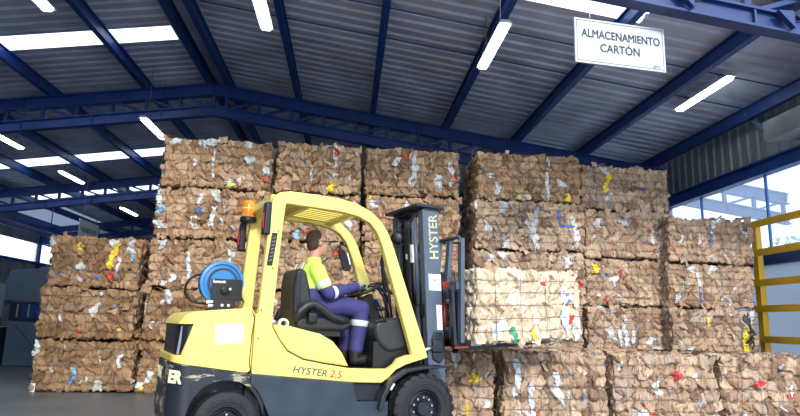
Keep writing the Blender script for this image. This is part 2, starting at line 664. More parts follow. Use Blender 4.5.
# outside: trees
rt = random.Random(11)
for i, (x, y, s, lab) in enumerate([(19.0, 22.5, 2.6, 'pale tree seen through the hazy right windows, farther one'),
                                    (17.0, 14.5, 2.3, 'pale tree seen through the hazy right windows, nearer one'),
                                    (24.0, 29.0, 3.3, 'pale tree seen through the hazy right windows, beyond the outdoor truss')]):
    r = empty('tree', (x, y, -0.12), 0, lab, 'tree', 'trees outside the right windows')
    b = MB()
    b.tube([(0, 0, 0), (0.05, 0.02, s * 0.5), (0, 0.1, s * 0.95)], 0.2, 10, rs=[0.22, 0.16, 0.1])
    for a in range(5):
        t = a * 1.256
        b.tube([(0, 0.03, s * 0.6), (math.cos(t) * s * 0.25, math.sin(t) * s * 0.25, s * 0.95)], 0.06, 6)
    b.obj('trunk', BARK, r)
    b = MB()
    for k in range(1500):
        v = Vector((rt.gauss(0, 1), rt.gauss(0, 1), rt.gauss(0, 1))).normalized() * s * (0.55 + 0.45 * rt.random())
        c = Vector((v.x * 0.9, v.y * 0.9, v.z * 0.75 + s * 1.25))
        u = Vector((rt.uniform(-1, 1), rt.uniform(-1, 1), rt.uniform(-1, 1))).normalized()
        w = u.orthogonal().normalized()
        q = rt.uniform(0.1, 0.22)
        b.face([c - u * q, c + w * q * 0.6, c + u * q, c - w * q * 0.6])
    b.obj('crown', LEAF, r)

# duct on the right wall and strut
b = MB()
b.prism([(6.42, 4.02), (7.2, 4.10), (7.2, 4.40), (6.42, 4.34)], 5.5, 8.55)
tag(b.obj('ventilation_duct', CLAD, bevel=0.01), 'flat grey metal duct along the top of the right cladding', 'duct')
b = MB()
b.bar((6.95, 9.65, 4.92), (7.22, 9.35, 4.35), 0.07, 0.07)
tag(b.obj('knee_brace', BLUL), 'short blue brace from the last purlin to the cladding', 'brace')

# lamps
lamps = [(-4.1, 6.2, 7.72, 'ceiling tube lamp cut off by the top left corner of the frame'),
         (-1.27, 6.4, 7.86, 'ceiling tube lamp high up left of the centre, above the forklift beacon'),
         (1.94, 7.22, 8.68, 'ceiling tube lamp just left of the hanging cardboard sign'),
         (5.87, 8.4, 9.97, 'ceiling tube lamp to the right of the hanging cardboard sign'),
         (-8.06, 13.3, 14.85, 'ceiling tube lamp at the left edge below the peaked truss'),
         (-4.28, 12.0, 13.42, 'ceiling tube lamp just above the top left bale'),
         (-8.19, 17.1, 18.6, 'ceiling tube lamp in the left background before the dark truss'),
         (-8.5, 22.65, 24.3, 'small far ceiling tube lamp behind the dark truss, right of the far white sign')]
for (x, ya, yb, lab) in lamps:
    yc = (ya + yb) / 2
    r = empty('tube_lamp', (x, yc, 5.0), 0, lab, 'lamp', 'tube lamps hanging from the roof')
    L = (yb - ya) / 2
    b = MB()
    b.prism([(-0.09, 0.03), (-0.05, 0.075), (0.05, 0.075), (0.09, 0.03), (0.03, 0.035), (-0.03, 0.035)], -L, L)
    b.obj('housing', LAMPB, r)
    b = MB()
    b.prism([(-0.075, 0.028), (0.075, 0.028), (0.055, -0.012), (-0.055, -0.012)], -L + 0.05, L - 0.05)
    b.obj('tube', LAMPT, r, bevel=0.01)
    for s in (-1, 1):
        b = MB()
        b.tube([(0, s * L * 0.6, 0.07), (0, s * L * 0.6, deckz(x) - 5.0)], 0.006, 5)
        b.obj('hanging_wire', WIRE, r)

# hanging sign
p0, p1 = Vector((2.36, 5.95, 0)), Vector((3.46, 6.09, 0))
ang = math.atan2(p1.y - p0.y, p1.x - p0.x)
W = (p1 - p0).length
c = (p0 + p1) / 2
r = empty('hanging_sign', (c.x + .0, c.y - .02, 4.18), ang, 'white rectangular hanging sign with grey capital lettering ALMACENAMIENTO CARTÓN', 'sign')
b = MB()
b.box(-W / 2, W / 2, -0.01, 0.01, -0.262, 0.262)
b.obj('board', SIGN, r)
b = MB()
g = 0.022
for (a0, a1, c0, c1) in ((-W / 2 + g, W / 2 - g, 0.262 - g - 0.006, 0.262 - g), (-W / 2 + g, W / 2 - g, -0.262 + g, -0.262 + g + 0.006),
                         (-W / 2 + g, -W / 2 + g + 0.006, -0.262 + g, 0.262 - g), (W / 2 - g - 0.006, W / 2 - g, -0.262 + g, 0.262 - g)):
    b.box(a0, a1, -0.0125, -0.0095, c0, c1)
b.obj('border_line', TXT, r)
text('lettering', 'ALMACENAMIENTO', 0.135, TXT, r, basis((0.01, -0.012, 0.085), (1, 0, 0), (0, 0, 1)), 0.0, 0.001, 0.80, fat=.0028)
text('lettering', 'CARTÓN', 0.135, TXT, r, basis((-0.01, -0.012, -0.07), (1, 0, 0), (0, 0, 1)), 0.0, 0.001, 0.88, fat=.0028)
text('lettering', 'gira', 0.06, TXT, r, basis((0.44, -0.012, -0.205), (1, 0, 0), (0, 0, 1)), 0, 0.001)
for x in (-0.36, 0.31):
    b = MB()
    b.tube([(x, 0, 0.28), (x, 0.02, 1.02)], 0.004, 5)
    b.obj('hanging_wire', STL, r)

r = empty('hanging_sign', (-8.33, 19.75, 3.62), 0, 'small far white hanging sign above the leftmost bale stack', 'sign')
b = MB()
b.box(-0.01, 0.01, -0.72, 0.72, -0.38, 0.38)
b.obj('board', SIGN, r)
text('lettering', 'VALORIZACIÓN', 0.2, TXT, r, basis((0.014, 0, 0.08), (0, 1, 0), (0, 0, 1)), 0.004, 0.001, 0.8)
for y in (-0.5, 0.5):
    b = MB()
    b.tube([(0, y, 0.38), (0, y, deckz(-8.33) - 3.62)], 0.006, 5)
    b.obj('hanging_wire', STL, r)

# machine in the far left
r = empty('baling_press', (-7.0, 13.5, 0), 0, 'grey blue baling machine in the far left background beside the leftmost stack', 'machine')
b = MB()
b.prism([(-0.35, 1.34), (0.75, 1.30), (0.75, 2.06), (-0.16, 1.98)], -0.05, 1.4)
b.obj('hopper', MACH, r, bevel=0.02)
b = MB()
b.box(-0.10, 0.75, 0.0, 1.3, 0.93, 1.3)
b.obj('press_chamber', MACD, r, bevel=0.01)
b = MB()
b.box(0.18, 0.7, -0.03, -0.005, 0.98, 1.26)
b.obj('side_door', MACB, r, bevel=0.005)
for x in (0.07, 0.3):
    b = MB()
    b.box(x, x + 0.03, -0.06, -0.03, 1.0, 1.27)
    b.obj('light_strip', MACW, r, bevel=0.005)  # pale bars standing in for white vertical lights, not emitting
b = MB()
b.box(-0.05, 0.75, -0.1, 1.4, 0.0, 0.9)
b.bar((0.15, -0.14, 0.88), (0.55, -0.14, 0.45), 0.06, 0.06)
b.obj('base_housing', MACH, r, bevel=0.02)
b = MB()
b.box(-1.6, -0.38, 0.1, 1.2, 0.4, 0.78)
b.box(-1.6, -0.38, 0.1, 1.2, 0.0, 0.4)
b.obj('drive_unit', MACD, r, bevel=0.02)
r = empty('control_cabinet', (-7.8, 12.75, 0), 0, 'pale cabinet with a dark blue window at the far left edge', 'cabinet')
b = MB()
b.box(-0.6, 0.66, 0, 0.6, 0.98, 1.67)
b.box(-0.6, 0.5, 0.05, 0.55, 0.8, 0.98)
b.obj('body', MACW, r, bevel=0.02)
b = MB()
b.box(-0.5, 0.5, -0.02, 0.0, 1.2, 1.42)
b.obj('window', MACB, r)
r = empty('conveyor', (-9.6, 18.0, 0), 0, 'long dark raised conveyor against the far left wall', 'conveyor')
b = MB()
b.bar((0.0, -2, 1.0), (0.0, 3, 2.6), 0.9, 0.18)
b.obj('belt_bed', MACD, r)
for y in (-1.5, 0.5, 2.5):
    for x in (-0.35, 0.35):
        b = MB()
        b.box(x - 0.04, x + 0.04, y - 0.04, y + 0.04, 0, 1.0 + (y + 2) * 0.32)
        b.obj('leg', MACH, r)
# gantry of overhead ladders near the left wall
r = empty('cable_tray', (-11.6, 22.0, 4.15), 0, 'dark overhead cable ladder hanging before the bright left opening', 'cable tray')
b = MB()
for x in (-0.35, 0.35):
    b.box(x - 0.03, x + 0.03, -3, 6, -0.06, 0.06)
b.obj('side_rail', BLU, r)
b = MB()
for i in range(30):
    b.box(-0.33, 0.33, -2.9 + i * 0.3, -2.85 + i * 0.3, -0.03, 0.03)
b.obj('rungs', BLU, r)
for y in (-2.5, 1.5, 5.5):
    b = MB()
    b.tube([(0.3, y, 0), (0.3, y, deckz(-11.3) - 4.17)], 0.02, 6)
    b.obj('hanging_rod', BLU, r)

# ------------------------------------------------------------------ bales
PAL = {
    'tan': .87 * np.array([1, .97, .93]) * np.array([(.56, .37, .235), (.47, .30, .185), (.40, .25, .15), (.33, .20, .115), (.52, .36, .25), (.27, .16, .09), (.60, .42, .28), (.44, .31, .215)]),
    'rose': .93 * np.array([1, .98, .95]) * np.array([(.58, .41, .29), (.50, .35, .25), (.43, .29, .21), (.36, .24, .17), (.62, .46, .34), (.30, .19, .14), (.52, .40, .32), (.47, .36, .28)]),
    'dark': .92 * np.array([1, .97, .92]) * np.array([(.42, .265, .155), (.36, .22, .125), (.31, .185, .105), (.25, .145, .08), (.40, .265, .17), (.21, .12, .07), (.46, .31, .19), (.34, .225, .14)]),
    'pale': .9 * np.array([1, 1, 1.08]) * np.array([(.86, .70, .48), (.80, .64, .42), (.76, .60, .40), (.70, .53, .34), (.88, .74, .54), (.62, .45, .28), (.84, .68, .47), (.78, .63, .44)]),
}
PP = np.array([.22, .22, .14, .07, .12, .04, .09, .10])


class Bale:
    def __init__(s, L, W, H, seed, pal='tan', res=0.0175, cells=1.0, amp=1.0, white=0.05):
        s.L, s.W, s.H = L, W, H
        s.rng = np.random.default_rng(seed)
        s.half = np.array([L / 2, W / 2, H / 2])
        s.r = 0.05
        s.amp = amp
        r = s.rng
        # folded sheets sit in rows between the wires, in uneven columns
        s.nz = 5
        pitch = 0.13 / cells
        S, N = [], []
        rows = s.nz + 1
        for ax in range(3):
            a, b = [i for i in range(3) if i != ax]
            for sg in (-1, 1):
                if ax == 2:
                    zs = (np.arange(max(2, int(W / .17))) + .5) / max(2, int(W / .17)) * 2 - 1
                else:
                    zs = (np.arange(rows) + .5) / rows * 2 - 1
                for zz in zs:
                    n = int(2 * s.half[a] / pitch)
                    t = (np.arange(n) + .5 + r.uniform(-.38, .38, n)) / n * 2 - 1
                    keep = r.random(n) > .14
                    t = t[keep]
                    p = np.zeros((len(t), 3))
                    p[:, ax] = sg * s.half[ax]
                    p[:, a] = t * s.half[a]
                    p[:, b] = zz * s.half[b] + r.normal(0, .016, len(t))
                    S.append(p)
                    nn = np.zeros((len(t), 3))
                    nn[:, ax] = sg
                    N.append(nn)
        s.S = np.concatenate(S)
        s.N = np.concatenate(N)
        n = len(s.S)
        s.off = r.uniform(-0.020, 0.010, n) * amp
        s.tilt = r.normal(0, 0.12, (n, 3)) * amp
        s.kd = r.normal(0, 1, (n, 3))
        s.kd /= np.linalg.norm(s.kd, axis=1)[:, None]
        s.kd[:, 2] *= 0.3        # sheets mostly stand upright: folds run vertically
        s.kf = r.uniform(35, 95, n)
        s.kp = r.uniform(0, 6, n)
        P = PAL[pal]
        s.col = P[r.choice(8, n, p=PP)] * r.uniform(0.9, 1.1, (n, 1))
        wm = r.random(n) < white
        s.col[wm] = r.uniform(0.55, 0.75, (wm.sum(), 1)) * np.array([1, .99, .98])
        s.ph = r.uniform(0, 6, 12)
        s.dep = r.choice([.02, .05, .09], n, p=[.35, .4, .25])
        s.nz = 5
        s.nx = max(3, int(round(L / 0.27)))
        s.ny = max(3, int(round(W / 0.26)))
        s.met = np.array([1.25, 1.25, 0.85])

    def disp(s, p, nrm):
        q = p.copy()
        a = s.ph
        q[:, 0] += 0.025 * np.sin(p[:, 2] * 17 + a[0]) + 0.014 * np.sin(p[:, 2] * 41 + p[:, 0] * 23 + a[1])
        q[:, 1] += 0.025 * np.sin(p[:, 2] * 15 + a[2]) + 0.014 * np.sin(p[:, 1] * 31 + p[:, 2] * 29 + a[3])
        q[:, 2] += 0.025 * np.sin(p[:, 0] * 16 + a[4]) + 0.014 * np.sin(p[:, 0] * 37 + p[:, 1] * 33 + a[5])
        Q = q * s.met
        T = s.S * s.met
        d2 = (Q ** 2).sum(1)[:, None] + (T ** 2).sum(1)[None] - 2 * Q @ T.T
        # keep cells on their own side
        same = (nrm @ s.N.T)
        d2 = d2 + np.where(same < 0.35, 0.5, 0.0)
        i1 = np.argmin(d2, 1)
        r = np.arange(len(q))
        m1 = np.sqrt(np.maximum(d2[r, i1], 0))
        d2[r, i1] = 9
        i2 = np.argmin(d2, 1)
        m2 = np.sqrt(np.maximum(d2[r, i2], 0))
        gap = m2 - m1
        rel = q - s.S[i1]
        h = s.off[i1] + (s.tilt[i1] * rel).sum(1)
        h += 0.0125 * s.amp * np.arcsin(np.sin((rel * s.kd[i1]).sum(1) * s.kf[i1] + s.kp[i1]))
        h -= s.dep[i1] * s.amp * np.exp(-gap / 0.009)
        # wires squeeze the surface, cardboard swells in between
        fz = np.abs(np.sin((p[:, 2] / s.H + 0.5) * PI * (s.nz + 1)))
        h += 0.017 * (np.minimum(fz * 3.0, 1) ** .5 - 0.9)
        fx = np.abs(np.sin((p[:, 0] / s.L + 0.5) * PI * s.nx))
        h += 0.016 * (np.minimum(fx * 2.5, 1) ** .5 - 0.9)
        h += 0.013 * np.sin(p[:, 0] * 5 + a[6]) * np.sin(p[:, 2] * 6 + a[7]) + 0.007 * np.sin(p[:, 0] * 11 + p[:, 2] * 9 + a[8])
        return h, i1

    def surf(s, p):
        inner = s.half - s.r
        c = np.clip(p, -inner, inner)
        d = p - c
        ln = np.linalg.norm(d, axis=1)[:, None]
        n = d / np.maximum(ln, 1e-6)
        base = c + n * s.r
        h, i1 = s.disp(base, n)
        return base + n * h[:, None], n, i1

    def mesh(s, name, res, flaps):
        V, F, Cc = [], [], []
        off = 0
        for ax in range(3):
            a, b = [i for i in range(3) if i != ax]
            for sg in (-1, 1):
                rs = res if (ax == 1 and sg < 0) else (res * 2.6 if ax == 1 or (ax == 2 and sg < 0) else res * 1.5)
                na = max(4, int(2 * s.half[a] / rs))
                nb = max(4, int(2 * s.half[b] / rs))
                ga, gb = np.meshgrid(np.linspace(-1, 1, na) * s.half[a], np.linspace(-1, 1, nb) * s.half[b], indexing='ij')
                p = np.zeros((na * nb, 3))
                p[:, ax] = sg * s.half[ax]
                p[:, a] = ga.ravel()
                p[:, b] = gb.ravel()
                v, n, i1 = s.surf(p)
                V.append(v)
                Cc.append(s.col[i1])
                idx = np.arange(na * nb).reshape(na, nb) + off
                f = np.stack([idx[:-1, :-1], idx[1:, :-1], idx[1:, 1:], idx[:-1, 1:]], -1).reshape(-1, 4)
                flip = (sg > 0) == (ax == 1)
                F.append(f[:, ::-1] if flip else f)
                off += na * nb
        # loose flaps of cardboard
        r = s.rng
        nf = int(flaps * (s.L * s.H + s.W * s.H + s.L * s.W * 0.6))
        faces = [(1, -1, .42), (0, -1, .13), (0, 1, .13), (2, 1, .22), (1, 1, .1)]
        pr = np.array([f[2] for f in faces])
        pr /= pr.sum()
        for k in range(nf):
            ax, sg, _ = faces[r.choice(len(faces), p=pr)]
            a, b = [i for i in range(3) if i != ax]
            p = np.zeros(3)
            p[ax] = sg * s.half[ax]
            p[a] = r.uniform(-.98, .98) * s.half[a]
            p[b] = r.uniform(-.98, .98) * s.half[b]
            if r.random() < .3:       # more raggedness along the edges
                p[b] = np.sign(p[b]) * s.half[b] * r.uniform(.93, 1.0)
            n = np.zeros(3)
            n[ax] = sg
            n = n + r.normal(0, .24, 3)
            n /= np.linalg.norm(n)
            u = np.cross(n, r.normal(0, 1, 3))
            u /= np.linalg.norm(u)
            w = np.cross(n, u)
            su, sw = r.uniform(.025, .085), r.uniform(.02, .06)
            bend = r.uniform(-.35, .35)
            lift = r.uniform(0.0, .022)
            gu, gw = np.meshgrid(np.linspace(-1, 1, 4), np.linspace(-1, 1, 3), indexing='ij')
            gu, gw = gu.ravel(), gw.ravel()
            jit = r.uniform(.75, 1.15, len(gu))
            pts = p + np.outer(gu * su * jit, u) + np.outer(gw * sw * jit, w) + np.outer(lift + bend * gu ** 2 * su, n)
            V.append(pts)
            c = PAL_cur = s.col[r.integers(len(s.col))] * r.uniform(.85, 1.15)
            Cc.append(np.tile(c, (len(pts), 1)))
            idx = np.arange(12).reshape(4, 3) + off
            F.append(np.stack([idx[:-1, :-1], idx[1:, :-1], idx[1:, 1:], idx[:-1, 1:]], -1).reshape(-1, 4))
            off += 12
        V = np.concatenate(V).astype(np.float32)
        F = np.concatenate(F).astype(np.int32)
        Cc = np.clip(np.concatenate(Cc), 0, .9).astype(np.float32)
        me = bpy.data.meshes.new(name)
        me.vertices.add(len(V))
        me.vertices.foreach_set('co', V.ravel())
        me.loops.add(F.size)
        me.loops.foreach_set('vertex_index', F.ravel())
        me.polygons.add(len(F))
        me.polygons.foreach_set('loop_start', np.arange(0, F.size, 4, dtype=np.int32))
        me.polygons.foreach_set('loop_total', np.full(len(F), 4, dtype=np.int32))
        me.update(calc_edges=True)
        ca = me.color_attributes.new('Col', 'FLOAT_COLOR', 'POINT')
        ca.data.foreach_set('color', np.concatenate([Cc, np.ones((len(Cc), 1), np.float32)], 1).ravel())
        me.materials.append(BALE)
        return me

    def loop(s, plane, val):
        """closed wire path round the bale in the given plane ('z','x')"""
        h = s.half
        e = 0.012
        if plane == 'z':
            c = [(-h[0] - e, -h[1] - e, val), (h[0] + e, -h[1] - e, val), (h[0] + e, h[1] + e, val), (-h[0] - e, h[1] + e, val)]
        else:
            c = [(val, -h[1] - e, -h[2] - 0.0), (val, h[1] + e, -h[2] - 0.0), (val, h[1] + e, h[2] + e), (val, -h[1] - e, h[2] + e)]
        pts = []
        rr = s.rng
        for i in range(4):
            p, q = Vector(c[i]), Vector(c[(i + 1) % 4])
            n = 7
            for k in range(n):
                t = (k + 0.12) / n
                v = p.lerp(q, t)
                j = Vector(rr.normal(0, 0.005, 3))
                pts.append(v + j)
        return pts

    def scrap(s, parent, m, x, z, w, h, face='front', name='plastic_scrap', label=None, rot=0.0, lift=0.014):
        """loose sheet lying on the bale face, wavy outline, follows the surface"""
        r = s.rng
        nu, nv = max(4, int(w / .02)), max(4, int(h / .02))
        gu, gv = np.meshgrid(np.linspace(-.5, .5, nu), np.linspace(-.5, .5, nv), indexing='ij')
        a1, a2, a3 = r.uniform(0, 6, 3)
        wob = 1 - .35 * np.abs(np.sin(gv * 7 + a1)) - .15 * np.sin(gv * 17 + a3)
        U = gu * w * wob + .22 * w * np.sin(gv * 5 + a2)
        Vv = gv * h * (1 - .25 * np.abs(np.sin(gu * 6 + a3)))
        cr, sr = math.cos(rot), math.sin(rot)
        U, Vv = U * cr - Vv * sr, U * sr + Vv * cr
        n = U.size
        p = np.zeros((n, 3))
        if face == 'front':
            p[:, 0] = np.clip(x + U.ravel(), -s.half[0] - .02, s.half[0] + .02)
            p[:, 2] = z + Vv.ravel()
            p[:, 1] = -s.half[1]
            # hang over the top edge
            over = p[:, 2] > s.half[2]
            p[over, 1] += (p[over, 2] - s.half[2])
            p[over, 2] = s.half[2] + .005
        elif face == 'top':
            p[:, 0] = x + U.ravel()
            p[:, 1] = z + Vv.ravel()
            p[:, 2] = s.half[2]
        q, nn, _ = s.surf(p)
        q = q + nn * (lift + .008 * np.sin(gu * 23 + gv * 31 + a1).ravel()[:, None])
        b = MB()
        vs = [b.bm.verts.new(t) for t in q]
        for i in range(nu - 1):
            for j in range(nv - 1):
                b.bm.faces.new([vs[i * nv + j], vs[(i + 1) * nv + j], vs[(i + 1) * nv + j + 1], vs[i * nv + j + 1]])
        o = b.obj(name, m, parent, smooth=True)
        if label:
            o['label'] = label
        return o


GROUPS = 'pressed cardboard bales in the stacks'
_seed = [100]


def make_bale(x0, x1, y0, z0, z1, label, pal='tan', depth=1.1, res=0.0125, flaps=7, scraps=(), group=GROUPS, rnd=4, root=None, amp=1.0, white=.03, cells=1.0, wires=True):
    """front face on plane y0"""
    _seed[0] += 1
    L, H = x1 - x0, z1 - z0
    B = Bale(L - 0.005, depth, H - 0.012, _seed[0], pal, amp=amp, white=white, cells=cells)
    rr = random.Random(_seed[0])
    if root is None:
        root = empty('cardboard_bale', ((x0 + x1) / 2, y0 + depth / 2, z0), rr.uniform(-.012, .012), label, 'bale', group)
    me = B.mesh('bale_body', res, flaps)
    o = bpy.data.objects.new('pressed_cardboard', me)
    COL.objects.link(o)
    o.parent = root
    o.location = (0, 0, H / 2)
    if wires:
        for i in range(B.nz):
            z = -B.half[2] + (i + 1) * B.H / (B.nz + 1)
            b = MB()
            b.tube(B.loop('z', z), 0.0034, 4, closed=True)
            w = b.obj('binding_wire', WIRE, root)
            w.location = (0, 0, H / 2)
        for i in range(1, B.nx):
            x = -B.half[0] + i * B.L / B.nx
            b = MB()
            x += rr.uniform(-.05, .05)
            b.tube(B.loop('x', x), 0.0028, 4, closed=True)
            w = b.obj('binding_wire', WIRE, root)
            w.location = (0, 0, H / 2)
    for sc in scraps:
        m, fx, fz, w, h = sc[:5]
        kw = sc[5] if len(sc) > 5 else {}
        q = B.scrap(root, m, -B.half[0] + fx * B.L, -B.half[2] + fz * B.H, w, h, **kw)
        q.location = (0, 0, H / 2)
    pool = [PWHT, PWHT, PWHT, PLBL, PRED, PWHT, PBRN, PBLU, PWHT]
    for k in range(rnd):
        m = rr.choice(pool)
        q = B.scrap(root, m, rr.uniform(-.45, .45) * L, rr.uniform(-.42, .42) * H, rr.uniform(.015, .04), rr.uniform(.03, .10), rot=rr.uniform(-.9, .9),
                    name='paper_scrap')
        q.location = (0, 0, H / 2)
    return root


def column(name, x, zs, Y, pals, words, extra, depth=1.1, **kw):
    n = len(zs) - 1
    rr = random.Random(hash(name) % 1000 if False else sum(map(ord, name)))
    for i in range(n):
        xa, xb = x if not isinstance(x, list) else x[i]
        make_bale(xa, xb, Y + rr.uniform(-.03, .05), zs[i + 1], zs[i], words[i], pals if isinstance(pals, str) else pals[i], depth, scraps=extra.get(i, ()), **kw)


lev5 = ['topmost', 'second from the top', 'middle', 'fourth from the top', 'bottom']


def lab(stack, i, n, note=''):
    w = {5: lev5, 3: ['topmost', 'middle', 'bottom'], 4: ['topmost', 'second from the top', 'third from the top', 'bottom']}[n][i]
    return 'brown bale, %s of %s%s' % (w, stack, note)


SA = 'the low leftmost stack'
column('A', [(-4.36, -3.05), (-4.4, -3.03), (-4.42, -3.0)], [2.22, 1.46, .73, 0], 9.1, 'dark',
       [lab(SA, 0, 3, ' with a yellow and red bag'), lab(SA, 1, 3), lab(SA, 2, 3)],
       {0: [(PYEL, .70, .62, .09, .44, dict(label='yellow bag hanging down the bale', rot=-.1)), (PRED, .70, .22, .10, .16, dict(label='red and white wrapper')),
            (PWHT, .76, .45, .05, .26), (PWHT, .02, .86, .12, .16, dict(label='white crumpled plastic at the corner')), (PYEL, .32, .8, .06, .14), (PLBL, .9, .6, .07, .12),
            (PBLU, .55, .2, .05, .1)],
        1: [(PYEL, .83, .2, .10, .05, dict(label='small yellow scrap')), (PWHT, .24, .4, .05, .13), (PWHT, .62, .9, .06, .06), (PRED, .45, .15, .08, .05), (PWHT, .55, .85, .04, .05)],
        2: [(PWHT, .02, .85, .11, .3, dict(label='white plastic hanging over the left edge')), (PWHT, .2, .45, .07, .14), (PLBL, .42, .35, .08, .22), (PBLU, .40, .2, .06, .1),
            (PWHT, .3, .85, .04, .12), (PWHT, .85, .6, .06, .2), (PWHT, .55, .25, .05, .08)]},
       rnd=3)
SB = 'the tall stack above the blue hose reel'
column('B', [(-2.93, -1.27), (-2.97, -1.24), (-2.99, -1.22), (-2.98, -1.22), (-2.97, -1.24)], [3.82, 3.03, 2.25, 1.49, .73, 0], 9.2,
       ['tan', 'tan', 'tan', 'dark', 'dark'],
       [lab(SB, i, 5, ['', '', '', '', ''][i]) for i in range(5)],
       {0: [(PWHT, .45, .92, .22, .12, dict(label='white plastic film lying over the top edge')), (PWHT, .47, .5, .045, .55), (PNEO, .63, .07, .14, .10, dict(label='lime green scrap')),
            (PWHT, .63, .16, .12, .08), (PRED, .95, .22, .07, .09), (PBLU, .03, .3, .05, .07), (PWHT, .3, .5, .05, .13)],
        1: [(PWHT, .03, .8, .1, .26), (PLBL, .05, .55, .12, .16, dict(label='pale blue bag')), (PWHT, .06, .25, .16, .14), (PWHT, .38, .8, .07, .2), (PBLU, .38, .55, .12, .1, dict(label='blue bag')),
            (PWHT, .35, .3, .12, .25), (PWHT, .5, .45, .09, .36), (PWHT, .6, .6, .05, .14), (PWHT, .58, .35, .05, .12)],
        2: [(PWHT, .34, .45, .07, .5), (PWHT, .22, .2, .1, .14), (PWHT, .15, .1, .1, .08), (PWHT, .68, .6, .07, .12)],
        3: [(PWHT, .08, .3, .06, .12), (PWHT, .15, .75, .05, .1)],
        4: [(PWHT, .1, .3, .1, .2), (PYEL, .05, .1, .06, .07), (PWHT, .03, .15, .12, .1)]}, rnd=4)
SCc = 'the tall stack directly behind the driver'
column('C', (-1.2, 0.13), [3.83, 3.02, 2.27, 1.5, .75, 0], 9.2, 'tan', [lab(SCc, i, 5) for i in range(5)],
       {0: [(PWHT, .69, .75, .07, .42, dict(label='white printed strip')), (PRED, .69, .85, .09, .12, dict(label='red printed patch')), (PWHT, .42, .4, .05, .28),
            (PYEL, .66, .12, .14, .15, dict(label='yellow bag')), (PYEL, .22, .33, .06, .06), (PBLU, .33, .62, .05, .06)],
        1: [(PLBL, .28, .12, .09, .2), (PRED, .42, .2, .12, .07)],
        2: [(PWHT, .5, .7, .06, .12), (PRED, .75, .8, .12, .08), (PWHT, .8, .7, .06, .14)],
        3: [(PWHT, .5, .3, .1, .15), (PWHT, .75, .4, .08, .12)]}, rnd=5)
SD = 'the tall stack behind the forklift mast'
column('D', (0.19, 1.72), [3.83, 3.05, 2.33, 1.55, .77, 0], 9.2, 'tan', [lab(SD, i, 5) for i in range(5)],
       {0: [(PWHT, .5, .55, .13, .6, dict(label='long white plastic sheet with red print')), (PRED, .43, .82, .1, .1), (PWHT, .90, .5, .1, .5, dict(label='white and red bag at the right end')),
            (PRED, .92, .4, .12, .14), (PRED, .5, .3, .05, .1), (PBLK, .60, .08, .12, .08)],
        1: [(PWHT, .1, .8, .14, .14), (PYEL, .06, .95, .05, .09)],
        2: [(PWHT, .2, .5, .06, .1)]}, rnd=5)
SE = 'the tall stack above the carried pale bale'
column('E', [(1.92, 3.62), (1.9, 3.66), (1.88, 3.64), (1.9, 3.6), (1.9, 3.62)], [3.78, 3.0, 2.22, 1.43, .74, 0], 9.0, ['tan', 'rose', 'rose', 'rose', 'tan'],
       [lab(SE, 0, 5), lab(SE, 1, 5), lab(SE, 2, 5), lab(SE, 3, 5), lab(SE, 4, 5)],
       {0: [(PWHT, .68, .5, .07, .75, dict(label='long narrow white strip')), (PWHT, .14, .5, .13, .1), (PWHT, .2, .25, .1, .24), (PYEL, .86, .12, .11, .14, dict(label='yellow square scrap')),
            (PNEO, .4, .09, .07, .07), (PWHT, .48, .08, .12, .1)],
        1: [(PWHT, .54, .45, .13, .78, dict(label='long white hanging sheet')), (PBLU, .76, .68, .05, .3, dict(label='dark blue strap')), (PBLU, .82, .52, .2, .05), (PWHT, .90, .4, .12, .6)],
        2: [(PWHT, .15, .85, .1, .13), (PWHT, .83, .8, .12, .3), (PRED, .95, .4, .06, .1)],
        3: [(PWHT, .9, .5, .1, .2)]}, rnd=6)
SF = 'the tall stack left of the blue wall column'
column('F', [(3.68, 5.2), (3.7, 5.17), (3.7, 5.12), (3.7, 5.1), (3.7, 5.05)], [3.72, 2.96, 2.17, 1.43, .74, 0], 9.2, 'rose', [lab(SF, i, 5) for i in range(5)],
       {0: [(PWHT, .28, .85, .14, .14), (PYEL, .30, .62, .13, .42, dict(label='yellow bag')), (PBLU, .7, .5, .14, .06), (PLBL, .72, .1, .05, .2)],
        1: [(PWHT, .16, .72, .12, .18), (PWHT, .45, .75, .16, .12), (PWHT, .78, .45, .07, .3), (PWHT, .9, .4, .16, .5), (PRED, .75, .6, .05, .1), (PRED, .8, .2, .08, .06)],
        2: [(PYEL, .12, .78, .14, .17, dict(label='yellow crumpled bag')), (PRED, .42, .7, .06, .14), (PWHT, .4, .18, .1, .12), (PRED, .23, .1, .08, .07), (PWHT, .75, .05, .06, .05)],
        3: [(PWHT, .45, .35, .1, .42, dict(label='torn white plastic')), (PWHT, .38, .3, .08, .3), (PWHT, .55, .35, .08, .3), (PWHT, .73, .25, .14, .16), (PWHT, .3, .85, .1, .08)]}, rnd=7)
SG = 'the shorter stack beside the yellow guard rail'
column('G', [(4.96, 6.4), (4.94, 6.36), (4.92, 6.34), (4.92, 6.3)], [2.84, 2.12, 1.42, .75, 0], 8.95, 'rose', [lab(SG, i, 4) for i in range(4)],
       {0: [(PWHT, .52, .8, .07, .3), (PWHT, .15, .5, .06, .14), (PBLU, .5, .5, .04, .24), (PWHT, .9, .7, .08, .14), (PWHT, .35, .45, .06, .1)],
        1: [(PWHT, .28, .85, .12, .12), (PWHT, .35, .6, .05, .4), (PBLU, .36, .3, .04, .3), (PWHT, .1, .2, .1, .18, dict(label='white package with red print')), (PRED, .1, .1, .1, .08),
            (PWHT, .2, .55, .14, .06), (PWHT, .7, .15, .08, .12), (PWHT, .62, .25, .06, .1)],
        2: [(PWHT, .93, .9, .12, .2, dict(label='white plastic flap')), (PBLK, .88, .5, .12, .6, dict(label='black bin bag')), (PYEL, .84, .25, .09, .5, dict(label='yellow sheet')),
            (PWHT, .35, .75, .05, .15), (PYEL, .42, .7, .04, .17), (PWHT, .62, .3, .06, .14), (PWHT, .2, .1, .1, .06)]}, rnd=6)
